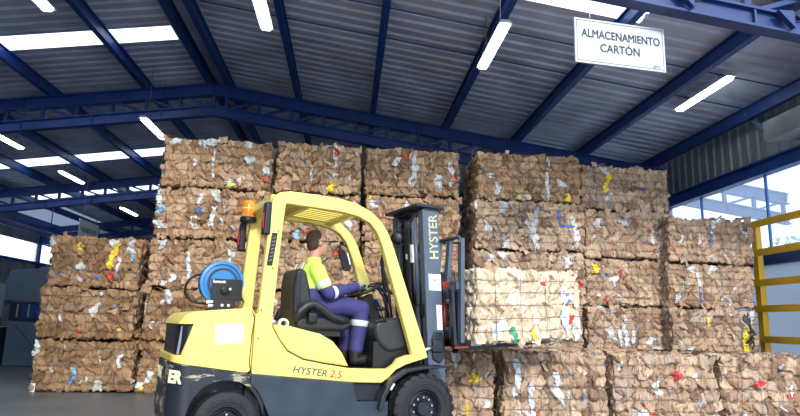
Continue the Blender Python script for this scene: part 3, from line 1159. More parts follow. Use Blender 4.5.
# front row, one bale high, nearer the camera
fr = [(1.06, 1.72, 'half behind the front wheel', [(PYEL, .62, .62, .16, .12, dict(label='yellow scrap')), (PYEL, .52, .12, .06, .24), (PWHT, .85, .25, .1, .1), (PWHT, .12, .3, .05, .4)]),
      (1.80, 3.08, 'below the pale bale on the forks', [(PWHT, .14, .62, .1, .5, dict(label='long white plastic sheet')), (PWHT, .28, .3, .07, .5), (PWHT, .52, .6, .09, .2), (PRED, .2, .1, .07, .07), (PBLU, .75, .35, .03, .1), (PWHT, .62, .38, .05, .1), (PWHT, .2, .1, .16, .1)]),
      (3.10, 4.42, 'second from the right end', [(PWHT, .42, .5, .12, .2, dict(label='white patch')), (PRED, .6, .68, .13, .12, dict(label='red printed mark', rot=.5)), (PWHT, .78, .68, .06, .1), (PWHT, .08, .8, .06, .1), (PRED, .38, .12, .06, .06)]),
      (4.44, 5.95, 'at the right end under the yellow rail', [(PRED, .32, .6, .16, .08, dict(label='red printed mark')), (PORG, .17, .3, .06, .06, dict(label='orange scrap')), (PWHT, .6, .5, .04, .16), (PWHT, .18, .1, .05, .12)])]
for i, (xa, xb, w, sc) in enumerate(fr):
    make_bale(xa, xb, 7.0 + (0.03 if i % 2 else 0), 0, .80 if i else .79, 'light brown bale in the front row, ' + w, ['rose', 'rose', 'rose', 'rose'][i],
              1.15, res=.0105, flaps=9, scraps=sc, group='cardboard bales in the low front row', rnd=7)
# broken strips lying on the front row
for (xa, ya, xb, yb, w) in ((1.32, 7.12, 2.0, 7.2, 'left one under the pale bale'), (2.1, 7.08, 2.75, 7.22, 'middle one under the pale bale'), (2.85, 7.2, 3.4, 7.1, 'right one')):
    b = MB()
    b.bar((xa, ya, .826), (xb, yb, .836), .08, .015)
    tag(b.obj('cardboard_strip', PBRN), 'flat brown strip lying on the front row of bales, ' + w, 'strip', 'brown strips on the front row')

# ------------------------------------------------------------------ forklift
FO = Vector((-1.099, 5.437, 0.0))
FA = math.radians(23.22)
FK = empty('forklift', FO, FA, 'yellow and black counterbalance forklift driving with a pale bale on its forks', 'forklift')


def F(b, name, m, parent=None, label=None, **kw):
    o = b.obj(name, m, parent or FK, **kw)
    if label:
        o['label'] = label
    return o


def cut(o, polys, y0, y1):
    """cut prisms out of o and bake the result"""
    b = MB()
    for p in polys:
        b.prism(p, y0, y1)
    c = b.obj('c', BLK, FK)
    md = o.modifiers.new('bool', 'BOOLEAN')
    md.operation = 'DIFFERENCE'
    md.solver = 'EXACT'
    md.object = c
    dg = bpy.context.evaluated_depsgraph_get()
    me = bpy.data.meshes.new_from_object(o.evaluated_get(dg))
    o.modifiers.clear()
    o.data = me
    bpy.data.objects.remove(c)
    return o


def round_poly(poly, r, n=4):
    out = []
    N = len(poly)
    for i in range(N):
        p, a, b = Vector(poly[i]), Vector(poly[i - 1]), Vector(poly[(i + 1) % N])
        da, db = (a - p), (b - p)
        k = min(r, da.length * .45, db.length * .45)
        s, e = p + da.normalized() * k, p + db.normalized() * k
        for t in range(n + 1):
            t /= n
            q = s * (1 - t) ** 2 + p * 2 * t * (1 - t) + e * t ** 2
            out.append((q.x, q.y))
    return out


# counterweight: yellow upper casting, black lower casting
def plan(x0, x1, w, r, n=6):
    """plan outline (x,y) with rounded rear corners"""
    pts = [(x1, -w)]
    for k in range(n + 1):
        t = k / n * PI / 2
        pts.append((x0 + r - r * math.sin(t), -w + r - r * math.cos(t)))
    for k in range(n + 1):
        t = PI / 2 - k / n * PI / 2
        pts.append((x0 + r - r * math.sin(t), w - r + r * math.cos(t)))
    pts.append((x1, w))
    return pts


def intersect_profile(o, poly, w=1.2):
    b = MB()
    b.prism(poly, -w, w)
    c = b.obj('c', BLK, FK)
    md = o.modifiers.new('bool', 'BOOLEAN')
    md.operation = 'INTERSECT'
    md.solver = 'EXACT'
    md.object = c
    dg = bpy.context.evaluated_depsgraph_get()
    me = bpy.data.meshes.new_from_object(o.evaluated_get(dg))
    o.modifiers.clear()
    o.data = me
    bpy.data.objects.remove(c)


def bev(o, w, seg=3):
    k = o.modifiers.new('bevel', 'BEVEL')
    k.width = w
    k.segments = seg
    k.limit_method = 'ANGLE'
    k.angle_limit = 0.5
    o.data.polygons.foreach_set('use_smooth', [True] * len(o.data.polygons))
    k = o.modifiers.new('wn', 'WEIGHTED_NORMAL')


b = MB()
b.prism(plan(-.43, .175, .46, .16), 0.2, 1.3, 'z')
cw = F(b, 'counterweight', YELS)
intersect_profile(cw, round_poly([(-.455, .735), (-.40, 1.04), (-.345, 1.11), (-.22, 1.13), (.15, 1.165), (.175, 1.13), (.175, .645)], .05))
cut(cw, [[(-.7, 1.015), (-.295, 1.025), (-.365, .785), (-.7, .785)]], -.6, .6)
bev(cw, .022)
b = MB()
b.prism(plan(-.40, -.2, .435, .14), .7, 1.1, 'z')
b.prism([(-.30, .74), (-.1, .74), (-.1, 1.08), (-.30, 1.08)], -.1, .1) if False else None
vr = F(b, 'vent_recess', BLK)
intersect_profile(vr, [(-.6, 1.013), (-.27, 1.023), (-.34, .787), (-.6, .787)])
for s in (-1, 1):
    b = MB()
    b.bar((-.385, s * .375, .79), (-.365, s * .375, 1.01), .018, .018, (0, 1, 0))
    F(b, 'vent_bar', STL)
b = MB()
b.prism(plan(-.435, .30, .465, .15), 0.1, 1.2, 'z')
cb = F(b, 'counterweight_base', BLKW, label='scraped black lower casting')
intersect_profile(cb, [(-.455, .732), (.175, .64), (.30, .62), (.30, .2), (-.39, .17), (-.44, .30)])
arch = [(-.31, .1), (-.30, .36), (-.26, .46), (-.18, .555), (-.04, .60), (.12, .575), (.22, .49), (.29, .36), (.34, .1)]
arch = round_poly(arch, .09, 5)
cut(cb, [arch], -.6, -.26)
cut(cb, [arch], .26, .6)
bev(cb, .015)
text('lettering', 'HYST', .12, TXY, FK, basis((-.438, .13, .62), (0, -1, 0), (0, 0, 1)), .004, .002, .95)
text('lettering', 'ER', .125, TXY, FK, basis((-.398, -.432, .62), (.66, -.75, -.05), (0, 0, 1)), .006, .004, .85)
b = MB()
b.prism([(-.13, 1.03), (.09, 1.035), (.10, .885), (-.12, .87)], -.4635, -.459)
o = F(b, 'data_plate', WHT, label='worn white information plate')
text('lettering', 'gira', .04, TXG, FK, basis((-.005, -.4645, 1.0), (1, 0, 0), (0, 0, 1)), 0, .0008)
# hood seam line behind rear panel
b = MB()
b.tube([(.155, -.462, 1.14), (.178, -.465, 1.08), (.165, -.465, .95), (.16, -.465, .72), (.18, -.466, .65)], .004, 6)
F(b, 'panel_seam', BLK)

# chassis core
b = MB()
b.box(-.3, 1.75, -.25, .25, .17, .60)
b.box(.17, 1.12, -.36, .36, .30, .64)
b.box(1.0, 1.75, -.36, .36, .52, .645)
F(b, 'chassis', BLK)
# yellow engine hood (swoosh panel) and lower side frames
hood = [(.20, 1.11), (.31, 1.04), (.49, 1.025), (.76, .965), (.88, .905), (.97, .81), (1.045, .685), (.81, .715), (.62, .75), (.47, .82), (.39, .92), (.33, 1.0), (.20, 1.0)]
hood = [(.335, 1.035), (.49, 1.025), (.76, .965), (.88, .905), (.97, .81), (1.04, .69), (.81, .722), (.62, .757), (.48, .825), (.40, .92)]
b = MB()
b.prism(hood, -.455, .455)
F(b, 'engine_hood', YEL, bevel=.018, seg=3)
b = MB()
b.prism([(.2, 1.0), (.7, .93), (.85, .85), (.98, .64), (.2, .6)], -.44, .44)
F(b, 'engine_bay', BLK)
side = [(.185, 1.125), (.255, 1.09), (.32, 1.035), (.392, .915), (.472, .817), (.615, .747), (.81, .711), (1.045, .675), (1.25, .668), (1.42, .665), (1.49, .705), (1.53, .755), (1.62, .785), (1.82, .80), (1.84, .765), (1.60, .70), (1.50, .655), (1.43, .59), (1.36, .545), (1.09, .555), (.185, .64)]
for s in (-1, 1):
    b = MB()
    b.prism(side, s * .462, s * .39)
    o = F(b, 'side_frame', YEL, bevel=.008)
    b = MB()
    b.prism([(.18, .64), (1.075, .557), (1.085, .50), (1.12, .395), (1.42, .385), (1.42, .19), (.40, .19), (.32, .36), (.25, .49), (.175, .57)], s * .485, s * .36)
    F(b, 'step_plate', GRYP, bevel=.008, label='scratched grey black lower side plate')
    b = MB()
    b.prism([(1.09, .545), (1.36, .535), (1.42, .50), (1.42, .39), (1.12, .4)], s * .40, s * .36)
    F(b, 'step_well', BLK)
    # fender over front wheel
    outer = [(1.30, .33), (1.33, .45), (1.42, .585), (1.56, .665), (1.76, .69), (2.02, .69), (2.03, .675)]
    inner = [(1.76, .665), (1.58, .64), (1.455, .565), (1.37, .44), (1.345, .33)]
    b = MB()
    b.prism(outer + inner, s * .55, s * .33)
    F(b, 'front_fender', BLK, bevel=.006)
    b = MB()
    b.prism([(1.40, .50), (1.435, .55), (1.45, .54), (1.415, .49)], s * .5515, s * .5505)
    F(b, 'fender_sticker', WHT)
text('lettering', 'HYSTER', .078, TXT, FK, basis((.68, -.4645, .652), (1, 0, -.135), (0, 0, 1)), .001, .001, 1.15, .15)
text('lettering', '2.5', .085, TXR, FK, basis((.915, -.4645, .625), (1, 0, -.135), (0, 0, 1)), .001, .001, 1.1, .15)
# floor plate of the cab
b = MB()
b.box(1.0, 1.50, -.38, .38, .645, .665)
b.bar((1.46, 0, .66), (1.66, 0, .9), .76, .02, (0, 1, 0)) if False else None
F(b, 'cab_floor', PLB)
b = MB()
b.bar((1.40, -.20, .70), (1.47, -.20, .80), .07, .012, (0, 0, 1))
F(b, 'pedal', REDM, label='red pedal')


# wheels
def wheel(x, y, z, r, w, sgn, name, lugs):
    R = r
    b = MB()
    ri = r * .52
    prof = [(ri, -w * .36), (ri * 1.08, -w * .46), (r * .80, -w * .52), (r * .93, -w * .47), (r * .985, -w * .40), (r, -w * .2), (r, w * .2), (r * .985, w * .40),
            (r * .93, w * .47), (r * .80, w * .52), (ri * 1.08, w * .46), (ri, w * .36), (ri * .98, 0), (ri, -w * .36)]
    b.lathe(prof, (0, 0, 0), 'y', 56)
    b.lathe([(r * .70, -w * .505), (r * .72, -w * .525), (r * .74, -w * .515)], (0, 0, 0), 'y', 56)
    for k in range(lugs):
        t = 2 * PI * k / lugs
        for s2 in (-1, 1):
            tt = t + (PI / lugs if s2 > 0 else 0)
            c, s_ = math.cos(tt), math.sin(tt)
            tw = .5 * 2 * PI / lugs * .62
            pts = []
            for (rr, yy, da) in ((r * .90, .49, 0), (r * .985, .42, 0), (r * 1.0, .04, .5)):
                for d in (-tw, tw):
                    a = tt + d + da * 2 * PI / lugs * .5
                    pts.append(((rr) * math.cos(a), s2 * yy * w, rr * math.sin(a)))
            top = []
            for (rr, yy, da) in ((r * .915, .53, 0), (r * 1.022, .44, 0), (r * 1.028, .04, .5)):
                for d in (-tw, tw):
                    a = tt + d + da * 2 * PI / lugs * .5
                    top.append(((rr) * math.cos(a), s2 * yy * w, rr * math.sin(a)))
            v = [b.bm.verts.new(p) for p in pts]
            u = [b.bm.verts.new(p) for p in top]
            for q in ((u[0], u[1], u[3], u[2]), (u[2], u[3], u[5], u[4]), (v[0], v[2], u[2], u[0]), (v[2], v[4], u[4], u[2]), (v[1], v[3], u[3], u[1]), (v[3], v[5], u[5], u[3]),
                      (v[4], v[5], u[5], u[4]), (v[0], v[1], u[1], u[0])):
                b.bm.faces.new(q)
    o = F(b, name, RUB, smooth=True)
    o.location = (x, y, z)
    k = o.modifiers.new('es', 'EDGE_SPLIT')
    k.split_angle = .6
    b = MB()
    f = -1 if sgn < 0 else 1
    rm = [(ri * .99, f * w * .38), (ri * .93, f * w * .42), (ri * .90, f * w * .30), (ri * .80, f * w * .16), (ri * .42, f * w * .12), (ri * .40, f * w * .30), (ri * .34, f * w * .36), (0, f * w * .36)]
    b.lathe(rm, (0, 0, 0), 'y', 40)
    b.lathe([(ri * .99, -f * w * .36), (0, -f * w * .30)], (0, 0, 0), 'y', 40)
    rim = b.obj('rim', BLK, o, smooth=True)
    k = rim.modifiers.new('es', 'EDGE_SPLIT')
    for i in range(10 if lugs else 6):
        t = 2 * PI * (i + .4) / (10 if lugs else 6)
        b = MB()
        b.lathe([(0, 0), (.0165, 0), (.0165, f * .012), (.010, f * .026), (0, f * .026)], (ri * .62 * math.cos(t), f * w * .145, ri * .62 * math.sin(t)), 'y', 8)
        b.obj('wheel_nut', CHR, o)
    return o


for s in (-1, 1):
    wheel(1.775, s * .435, .312, .308, .20, s, 'front_wheel', 22)
    wheel(0.0, s * .42, .255, .255, .17, s, 'rear_wheel', 0)
b = MB()
b.tube([(1.765, -.34, .30), (1.765, .34, .30)], .07, 12)
b.tube([(0, -.34, .255), (0, .34, .255)], .05, 12)
F(b, 'axle', BLK)

# overhead guard
gp_out = [(.20, 1.0), (.248, 1.9), (.256, 2.04), (.275, 2.11), (.32, 2.16), (.42, 2.18), (.65, 2.18), (.89, 2.17), (1.05, 2.145), (1.20, 2.085), (1.31, 2.0), (1.385, 1.90), (1.45, 1.76), (1.83, .79)]
gp_in = [(1.675, .775), (1.325, 1.78), (1.265, 1.90), (1.19, 1.975), (1.07, 2.025), (.89, 2.05), (.385, 2.065), (.37, 1.9), (.325, 1.0)]
for s in (-1, 1):
    b = MB()
    dx = 0 if s < 0 else .035
    b.prism([(x + dx, z) for x, z in gp_out + gp_in], *((-.465, -.39) if s < 0 else (.35, .42)))
    F(b, 'guard_frame', YEL, bevel=.014, seg=3)
b = MB()
b.box(.27, .42, -.385, .385, 2.07, 2.15)
F(b, 'guard_crossbar', YEL, bevel=.01)
b = MB()
b.bar((1.10, -.385, 2.085), (1.10, .385, 2.085), .08, .07)
b.obj('guard_crossbar', YEL, FK, bevel=.01)
b = MB()
b.box(.38, .62, -.39, .39, 2.115, 2.13)
F(b, 'roof_panel', YEL)
b = MB()
b.bar((.60, -.385, 2.09), (.60, .385, 2.09), .05, .06)
F(b, 'guard_crossbar', YEL, bevel=.006)
for i in range(9):
    y = -.345 + i * .0863
    b = MB()
    b.bar((.61, y, 2.13), (1.12, y, 2.095), .028, .035)
    F(b, 'guard_slat', YEL, bevel=.004)
b = MB()
b.prism([(.245, 1.52), (.275, 1.80), (.325, 1.80), (.295, 1.52)], -.469, -.4655)
F(b, 'leg_vent', PLB, label='black slotted vent')
b = MB()
for i in range(7):
    z = 1.56 + i * .032
    x = .262 + (z - 1.56) * .11
    b.bar((x, -.4705, z), (x + .028, -.4705, z + .012), .004, .006)
F(b, 'vent_fins', STL)
b = MB()
for (x, z) in ((.2, 1.45), (.33, 1.82), (.2, 1.82), (.23, 1.15), (.30, 1.5), (.22, .92), (1.2, .78)):
    b.ball((x, -.4655 if z > 1 else -.463, z), .007, 8)
F(b, 'bolts', PLB)
for s in (-1, 1):
    zb = 1.78 if s < 0 else 1.72
    tx = .055 if s < 0 else .06
    b = MB()
    b.prism([(.14 + tx, zb), (.148 + tx, zb + .28), (.205 + tx, zb + .285), (.205 + tx, zb)], s * .48, s * .39)
    o = F(b, 'tail_light', PLB, bevel=.015, label='black tail light housing')
    b = MB()
    b.prism([(.133 + tx, zb + .05), (.141 + tx, zb + .19), (.16 + tx, zb + .19), (.155 + tx, zb + .05)], s * .465, s * .405)
    b.obj('red_lens', REDL, o, bevel=.006)

# beacon on a bracket at the far rear corner
bx, by = .25, .30
b = MB()
b.lathe([(0, 1.99), (.075, 1.99), (.08, 2.0), (.08, 2.03), (.07, 2.04), (0, 2.04)], (bx, by, 0), 'z', 20)
b.bar((bx, by, 2.0), (.30, by, 2.09), .04, .03)
bc = F(b, 'beacon', PLB, bevel=.003)
b = MB()
b.lathe([(0.068, 2.04), (.07, 2.06), (.068, 2.16), (.05, 2.20), (0, 2.21)], (bx, by, 0), 'z', 20)
b.obj('amber_dome', ORG, bc, smooth=True)
b = MB()
b.lathe([(0.0705, 2.115), (.0725, 2.12), (.0705, 2.125)], (bx, by, 0), 'z', 20)
b.obj('band', YEL, bc)

# hose reel on the hood
cx, cz, cy = .0, 1.385, .10
b = MB()
b.lathe([(.0, .07), (.10, .07), (.125, .05), (.17, .055), (.19, .045), (.195, .02), (.175, 0.0), (.175, -.02), (.195, -.04), (.19, -.065), (.165, -.07), (.155, -.055), (.12, -.06), (.115, -.085), (0, -.085)], (cx, cy, cz), 'y', 48)
rl = F(b, 'hose_reel', BLUD, smooth=True)
k = rl.modifiers.new('es', 'EDGE_SPLIT')
k.split_angle = .7
b = MB()
b.lathe([(.112, -.09), (.125, -.10), (.135, -.088)], (cx, cy, cz), 'y', 40)
b.obj('drum_ring', MASTG, rl)
b = MB()
for r_ in (.155, .163, .17):
    for t in (-.02, .005, .02):
        b.tube([(cx + r_ * 1.08 * math.cos(a * PI / 16), cy + t, cz + r_ * 1.08 * math.sin(a * PI / 16)) for a in range(32)], .011, 6, closed=True)
b.obj('wound_hose', PLB, rl)
b = MB()
b.box(cx - .10, cx + .165, cy - .125, cy - .11, cz - .155, cz + .03)
b.box(cx - .08, cx + .10, cy - .17, cy - .11, cz - .235, cz - .15)
b.box(cx - .10, cx + .12, cy - .2, cy + .12, cz - .245, cz - .225)
b.obj('bracket', PLB, rl, bevel=.004)
b = MB()
b.lathe([(0, 0), (.035, 0), (.035, -.03), (.015, -.04), (0, -.04)], (cx + .01, cy - .125, cz - .07), 'y', 16)
b.obj('axle_cap', PLB, rl)
for (dx, dz) in ((-.01, -.2), (.045, -.2), (.05, -.06)):
    b = MB()
    b.lathe([(0, 0), (.013, 0), (.013, -.008), (0, -.010)], (cx + dx, cy - .17 if dz < -.1 else cy - .165, cz + dz), 'y', 12)
    b.obj('bolt', CHR, rl)
text('lettering', 'Summit', .036, WHT, FK, basis((cx - .04, cy - .127, cz + .005), (1, 0, 0), (0, 0, 1)), .001, .0008)
b = MB()
hp = []
for k in range(17):
    t = math.radians(60 + k * 13)
    hp.append((cx - .17 + .135 * math.cos(t) * 1.0, cy - .03 + .03 * math.sin(t * 2), cz - .06 + .125 * math.sin(t)))
hp += [(cx - .10, cy - .08, cz - .19)]
b.tube(hp, .011, 8)
b.obj('hose_loop', PLB, rl)
b = MB()
b.tube([(cx - .13, cy - .1, cz - .175), (cx - .06, cy - .12, cz - .17)], .017, 8)
b.tube([(cx - .12, cy - .13, cz - .205), (cx - .05, cy - .14, cz - .205)], .014, 8)
b.obj('hose_coupling', CHR, rl)
b = MB()
b.tube([(cx + .15, cy - .1, cz - .1), (cx + .19, cy - .1, cz - .16), (cx + .17, cy - .1, cz - .22)], .008, 6)
b.obj('hose_tail', PLB, rl)

# seat
b = MB()
prof = round_poly([(.59, 1.04), (.58, 1.40), (.60, 1.52), (.64, 1.545), (.69, 1.52), (.735, 1.38), (.77, 1.20), (.77, 1.05)], .05)
b.prism(prof, -.21, .21)
seat = F(b, 'seat', VIN, bevel=.045, seg=4)
b = MB()
b.prism(round_poly([(.582, 1.16), (.575, 1.40), (.592, 1.48), (.62, 1.46), (.62, 1.16)], .02), -.15, .15)
b.obj('back_shell', PLB, seat, bevel=.02)
b = MB()
b.prism([(.60, 1.46), (.625, 1.51), (.64, 1.49), (.65, 1.20), (.61, 1.18)], -.217, -.205)
b.obj('back_side_panel', PLB, seat, bevel=.01)
b = MB()
b.prism(round_poly([(.60, 1.03), (.62, 1.10), (1.06, 1.135), (1.14, 1.10), (1.15, 1.03), (1.08, .985), (.65, .99)], .05), -.24, .24)
b.obj('cushion', VIN, seat, bevel=.035, seg=4)
for s in (-1, 1):
    b = MB()
    pts = [(.58, s * .275, 1.07), (.62, s * .28, 1.15), (.68, s * .285, 1.205), (.745, s * .285, 1.225), (.82, s * .285, 1.19), (.92, s * .28, 1.12), (1.03, s * .27, 1.085), (1.10, s * .25, 1.075)]
    b.tube(pts, .035, 10, rs=[.03, .036, .038, .036, .034, .032, .034, .02])
    b.obj('hip_restraint', VIN, seat, smooth=True)
b = MB()
b.box(.70, .79, -.30, -.235, 1.05, 1.15)
b.obj('seat_belt_buckle', PLB, seat, bevel=.02)
b = MB()
b.bar((.74, -.265, 1.13), (.75, -.26, 1.19), .02, .04)
b.obj('seat_belt_strap', PLB, seat)
b = MB()
b.box(.62, 1.05, -.2, .2, .94, 1.0)
b.obj('suspension_base', PLB, seat)
b = MB()
b.lathe([(.028, -.03), (.042, -.03), (.045, 0), (.042, .03), (.028, .03), (.026, 0), (.028, -.03)], (.44, -.40, 1.045), 'y', 20)
F(b, 'filler_cap', WHT, label='round white ringed filler cap', smooth=True)

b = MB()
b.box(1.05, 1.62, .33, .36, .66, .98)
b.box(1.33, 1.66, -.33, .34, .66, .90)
F(b, 'cab_dark_panel', PLB)  # added black panels standing in for the dark cab interior
# dash cowl
b = MB()
b.prism(round_poly([(1.345, 1.10), (1.60, 1.13), (1.68, .98), (1.66, .84), (1.48, .80), (1.37, .88), (1.325, 1.0)], .05), -.36, .36)
cowl = F(b, 'dash_cowl', DKP, bevel=.04, seg=4)
b = MB()
b.tube([(1.335, -.365, 1.085), (1.40, -.37, 1.095), (1.44, -.365, 1.09)], .012, 8)
b.obj('hand_grip', PLB, cowl)
b = MB()
b.bar((1.52, 0, 1.05), (1.38, 0, 1.33), .13, .10, (0, 1, 0))
col_ = F(b, 'steering_column', PLB, bevel=.02)
b = MB()
b.bar((1.44, -.13, 1.30), (1.50, -.13, 1.19), .09, .03, (1, 0, .5))
b.obj('display', MASTG, col_, bevel=.008)
b = MB()
n = Vector((-.42, 0, .9)).normalized()
c0 = Vector((1.37, 0, 1.385))
u = n.orthogonal().normalized()
w = n.cross(u)
b.tube([c0 + (u * math.cos(a * PI / 18) + w * math.sin(a * PI / 18)) * .175 for a in range(36)], .0165, 10, closed=True)
sw = F(b, 'steering_wheel', PLB, smooth=True)
b = MB()
for a in (0.3, 2.4, 4.5):
    b.tube([c0 - n * .02, c0 + (u * math.cos(a) + w * math.sin(a)) * .17], .011, 8)
b.ball(c0 - n * .015, (.045, .045, .025), 14)
b.obj('spokes', PLB, sw, smooth=True)
for dy in (-.16, -.08):
    b = MB()
    b.tube([(1.335, dy, 1.41), (1.41, dy, 1.43), (1.48, dy, 1.40), (1.54, dy, 1.33), (1.585, dy, 1.23), (1.60, dy, 1.11)], .0125, 8)
    F(b, 'grab_bar', PLB, smooth=True)
for i in range(3):
    b = MB()
    b.tube([(1.44 + i * .03, -.24, 1.1), (1.41 + i * .03, -.24, 1.2)], .007, 6)
    b.ball((1.41 + i * .03, -.24, 1.205), .018, 10)
    F(b, 'control_lever', PLB, smooth=True)

# mirror and work lights
b = MB()
b.prism(round_poly([(1.19, 1.80), (1.26, 1.81), (1.345, 1.63), (1.33, 1.585), (1.26, 1.59)], .025), .285, .315)
mr_ = F(b, 'mirror', PLB, bevel=.008)
b = MB()
b.prism([(1.285, 1.775), (1.30, 1.77), (1.335, 1.66), (1.325, 1.65)], .284, .289)
b.obj('mirror_glass', CHR, mr_)
b = MB()
b.tube([(1.22, .30, 1.80), (1.24, .36, 1.88), (1.36, .40, 1.84)], .009, 6)
b.obj('mirror_arm', PLB, mr_)
b = MB()
b.tube([(1.30, .35, 1.42), (1.36, .33, 1.38), (1.40, .32, 1.32)], .02, 8)
F(b, 'far_grip', PLB, smooth=True)
wl = (1.72, .0, 1.95)
b = MB()
b.lathe([(0, -.03), (.055, -.025), (.072, 0), (.07, .03), (.04, .05), (0, .05)], (1.78, .10, 1.95), (-.5, -.85, 0), 24)
wlo = F(b, 'work_light', PLB, smooth=True)
b = MB()
ax = Vector((-.5, -.85, 0)).normalized()
u = Vector((0, 0, 1))
w = ax.cross(u)
hexp = [Vector((1.755, .06, 1.95)) + (u * math.cos(a * PI / 3) + w * math.sin(a * PI / 3)) * .105 for a in range(6)]
b.tube(hexp, .0055, 6, closed=True)
b.obj('light_guard', PLB, wlo)

# mast, leaning back
LEAN = .068


def mx(x, z):
    return x - LEAN * (z - .5)


def mbox(b, x0, x1, y0, y1, z0, z1):
    b.hull8([(mx(x0, z0), y0, z0), (mx(x1, z0), y0, z0), (mx(x1, z0), y1, z0), (mx(x0, z0), y1, z0),
             (mx(x0, z1), y0, z1), (mx(x1, z1), y0, z1), (mx(x1, z1), y1, z1), (mx(x0, z1), y1, z1)])


for s in (-1, 1):
    b = MB()
    mbox(b, 1.94, 2.125, s * .30, s * .325, .14, 2.20)
    mbox(b, 1.94, 1.965, s * .24, s * .31, .14, 2.20)
    mbox(b, 2.10, 2.125, s * .24, s * .31, .14, 2.20)
    ch = F(b, 'outer_channel', MASTG, bevel=.004)
    b = MB()
    mbox(b, 1.99, 2.12, s * .20, s * .222, .17, 2.17)
    mbox(b, 1.99, 2.01, s * .15, s * .21, .17, 2.17)
    F(b, 'inner_channel', BLK)
    b = MB()
    b.tube([(mx(1.94, .25), s * .17, .25), (mx(1.94, 1.25), s * .17, 1.25)], .035, 14)
    cyl = F(b, 'lift_cylinder', BLK, smooth=True)
    b = MB()
    b.tube([(mx(1.94, 1.25), s * .17, 1.25), (mx(1.94, 2.16), s * .17, 2.16)], .022, 12)
    b.obj('piston_rod', MASTG, cyl, smooth=True)
    b = MB()
    b.tube([(1.52, s * .33, .70), (1.80, s * .33, .80)], .028, 12)
    tc_ = F(b, 'tilt_cylinder', BLK, smooth=True)
    b = MB()
    b.tube([(1.80, s * .335, .80), (1.97, s * .345, .86)], .021, 12)
    b.obj('rod', CHR, tc_, smooth=True)
    b = MB()
    b.box(1.95, 2.08, s * .365, s * .325, .80, .93)
    b.obj('rod_bracket', BLK, tc_, bevel=.02)
    b = MB()
    for i in range(44):
        z = .95 + i * .026
        mbox(b, 2.03, 2.055, s * .075 - .01, s * .075 + .01, z, z + .018)
    F(b, 'lift_chain', STL)
# chain wheel post, central cylinder and hoses
b = MB()
b.tube([(mx(1.97, .25), 0.02, .25), (mx(1.97, 2.05), 0.02, 2.05)], .03, 12)
F(b, 'centre_cylinder', BLK, smooth=True)
for i, (y, dx) in enumerate(((-.11, 0), (-.085, .0), (.05, -.015))):
    b = MB()
    b.tube([(mx(1.90 + dx, .9), y, .9), (mx(1.90 + dx, 1.5), y + .01, 1.5), (mx(1.90 + dx, 2.08), y, 2.08), (mx(1.96 + dx, 2.13), y, 2.13)], .0095, 8)
    F(b, 'hydraulic_hose', PLB, smooth=True)
b = MB()
mbox(b, 1.90, 1.985, -.16, -.02, 1.72, 1.775)
mbox(b, 1.90, 1.935, -.15, -.11, 1.68, 1.86)
F(b, 'hose_clamp', WHT, label='pale hose clamp bracket')
b = MB()
mbox(b, 1.86, 2.19, -.35, .35, 2.215, 2.25)
mbox(b, 1.96, 2.125, -.33, .33, 2.19, 2.22)
F(b, 'mast_top_plate', BLK, bevel=.01)
for z in (.22, 1.15):
    b = MB()
    mbox(b, 1.93, 1.96, -.31, .31, z, z + .12)
    F(b, 'mast_crossmember', BLK, bevel=.005)
# cable between mast and guard
b = MB()
b.tube([(1.66, .05, 2.02), (1.60, .1, 1.85), (1.62, .1, 1.62), (1.7, .1, 1.35), (1.76, .1, .95)], .014, 8)
b.tube([(1.70, .2, 2.02), (1.66, .22, 1.7), (1.72, .22, 1.3), (1.78, .2, .95)], .02, 8)
F(b, 'cable_loom', PLB, smooth=True)
# lettering and stickers on the near channel
ydir = -.3262


def on_mast(x, z):
    return (mx(x, z), ydir, z)


text('lettering', 'HYSTER', .14, TXY, FK, basis(on_mast(2.06, 1.93), (-LEAN, 0, 1), (-1, 0, -LEAN)), 0, .001, .92, fat=.002)
for (x0, x1, z0, z1, nm) in ((1.98, 2.12, 1.40, 1.56, 'white warning sticker'), (2.055, 2.115, 1.02, 1.26, 'narrow white load sticker')):
    b = MB()
    mbox(b, x0, x1, ydir - .001, ydir + .0005, z0, z1)
    F(b, 'sticker', WHT, label=nm)
b = MB()
b.ball(on_mast(2.05, 1.50), (.012, .002, .012), 10)
F(b, 'sticker_symbol', TXT)
b = MB()
for i in range(7):
    z = 1.05 + i * .028
    mbox(b, 2.07, 2.10, ydir - .002, ydir, z, z + .010)
F(b, 'sticker_print', TXG)
b = MB()
b.prism([(mx(1.98, .93), .93), (mx(2.01, 1.0), 1.0), (mx(2.10, 1.0), 1.0), (mx(2.12, .93), .93), (mx(2.12, .76), .76), (mx(2.06, .70), .70), (mx(1.98, .74), .74)], -.345, -.326)
F(b, 'pivot_bracket', BLK, bevel=.01)

# carriage, backrest and forks
b = MB()
for z in (.95, 1.32):
    mbox(b, 2.13, 2.175, -.42, .42, z, z + .10)
mbox(b, 2.10, 2.13, -.2, -.12, .93, 1.44)
mbox(b, 2.10, 2.13, .12, .2, .93, 1.44)
car = F(b, 'carriage', BLK, bevel=.005)
b = MB()
mbox(b, 2.15, 2.18, -.47, -.415, .88, 1.45)
b.obj('end_plate', BLK, car)
b = MB()
b.tube([(mx(2.20, .92), -.24, .92), (mx(2.20, 1.34), -.24, 1.34)], .02, 12)
b.obj('clamp_cylinder', REDM, car, smooth=True, )
b = MB()
mbox(b, 2.16, 2.27, -.30, -.18, 1.38, 1.43)
mbox(b, 2.17, 2.25, -.28, -.2, 1.43, 1.50)
b.obj('red_block', REDM, car, bevel=.01)
b = MB()
mbox(b, 2.2, 2.26, -.41, .41, .86, .93)
b.obj('carriage_hook', PLB, car)
br = []
b = MB()
pts = []
for (x, y, z) in ((2.13, -.43, 1.88), (2.155, -.42, 1.92), (2.15, -.38, 1.945), (2.15, .38, 1.945), (2.155, .42, 1.92), (2.13, .43, 1.88)):
    pts.append((x + .07, y, z))
b.tube(pts, .022, 8)
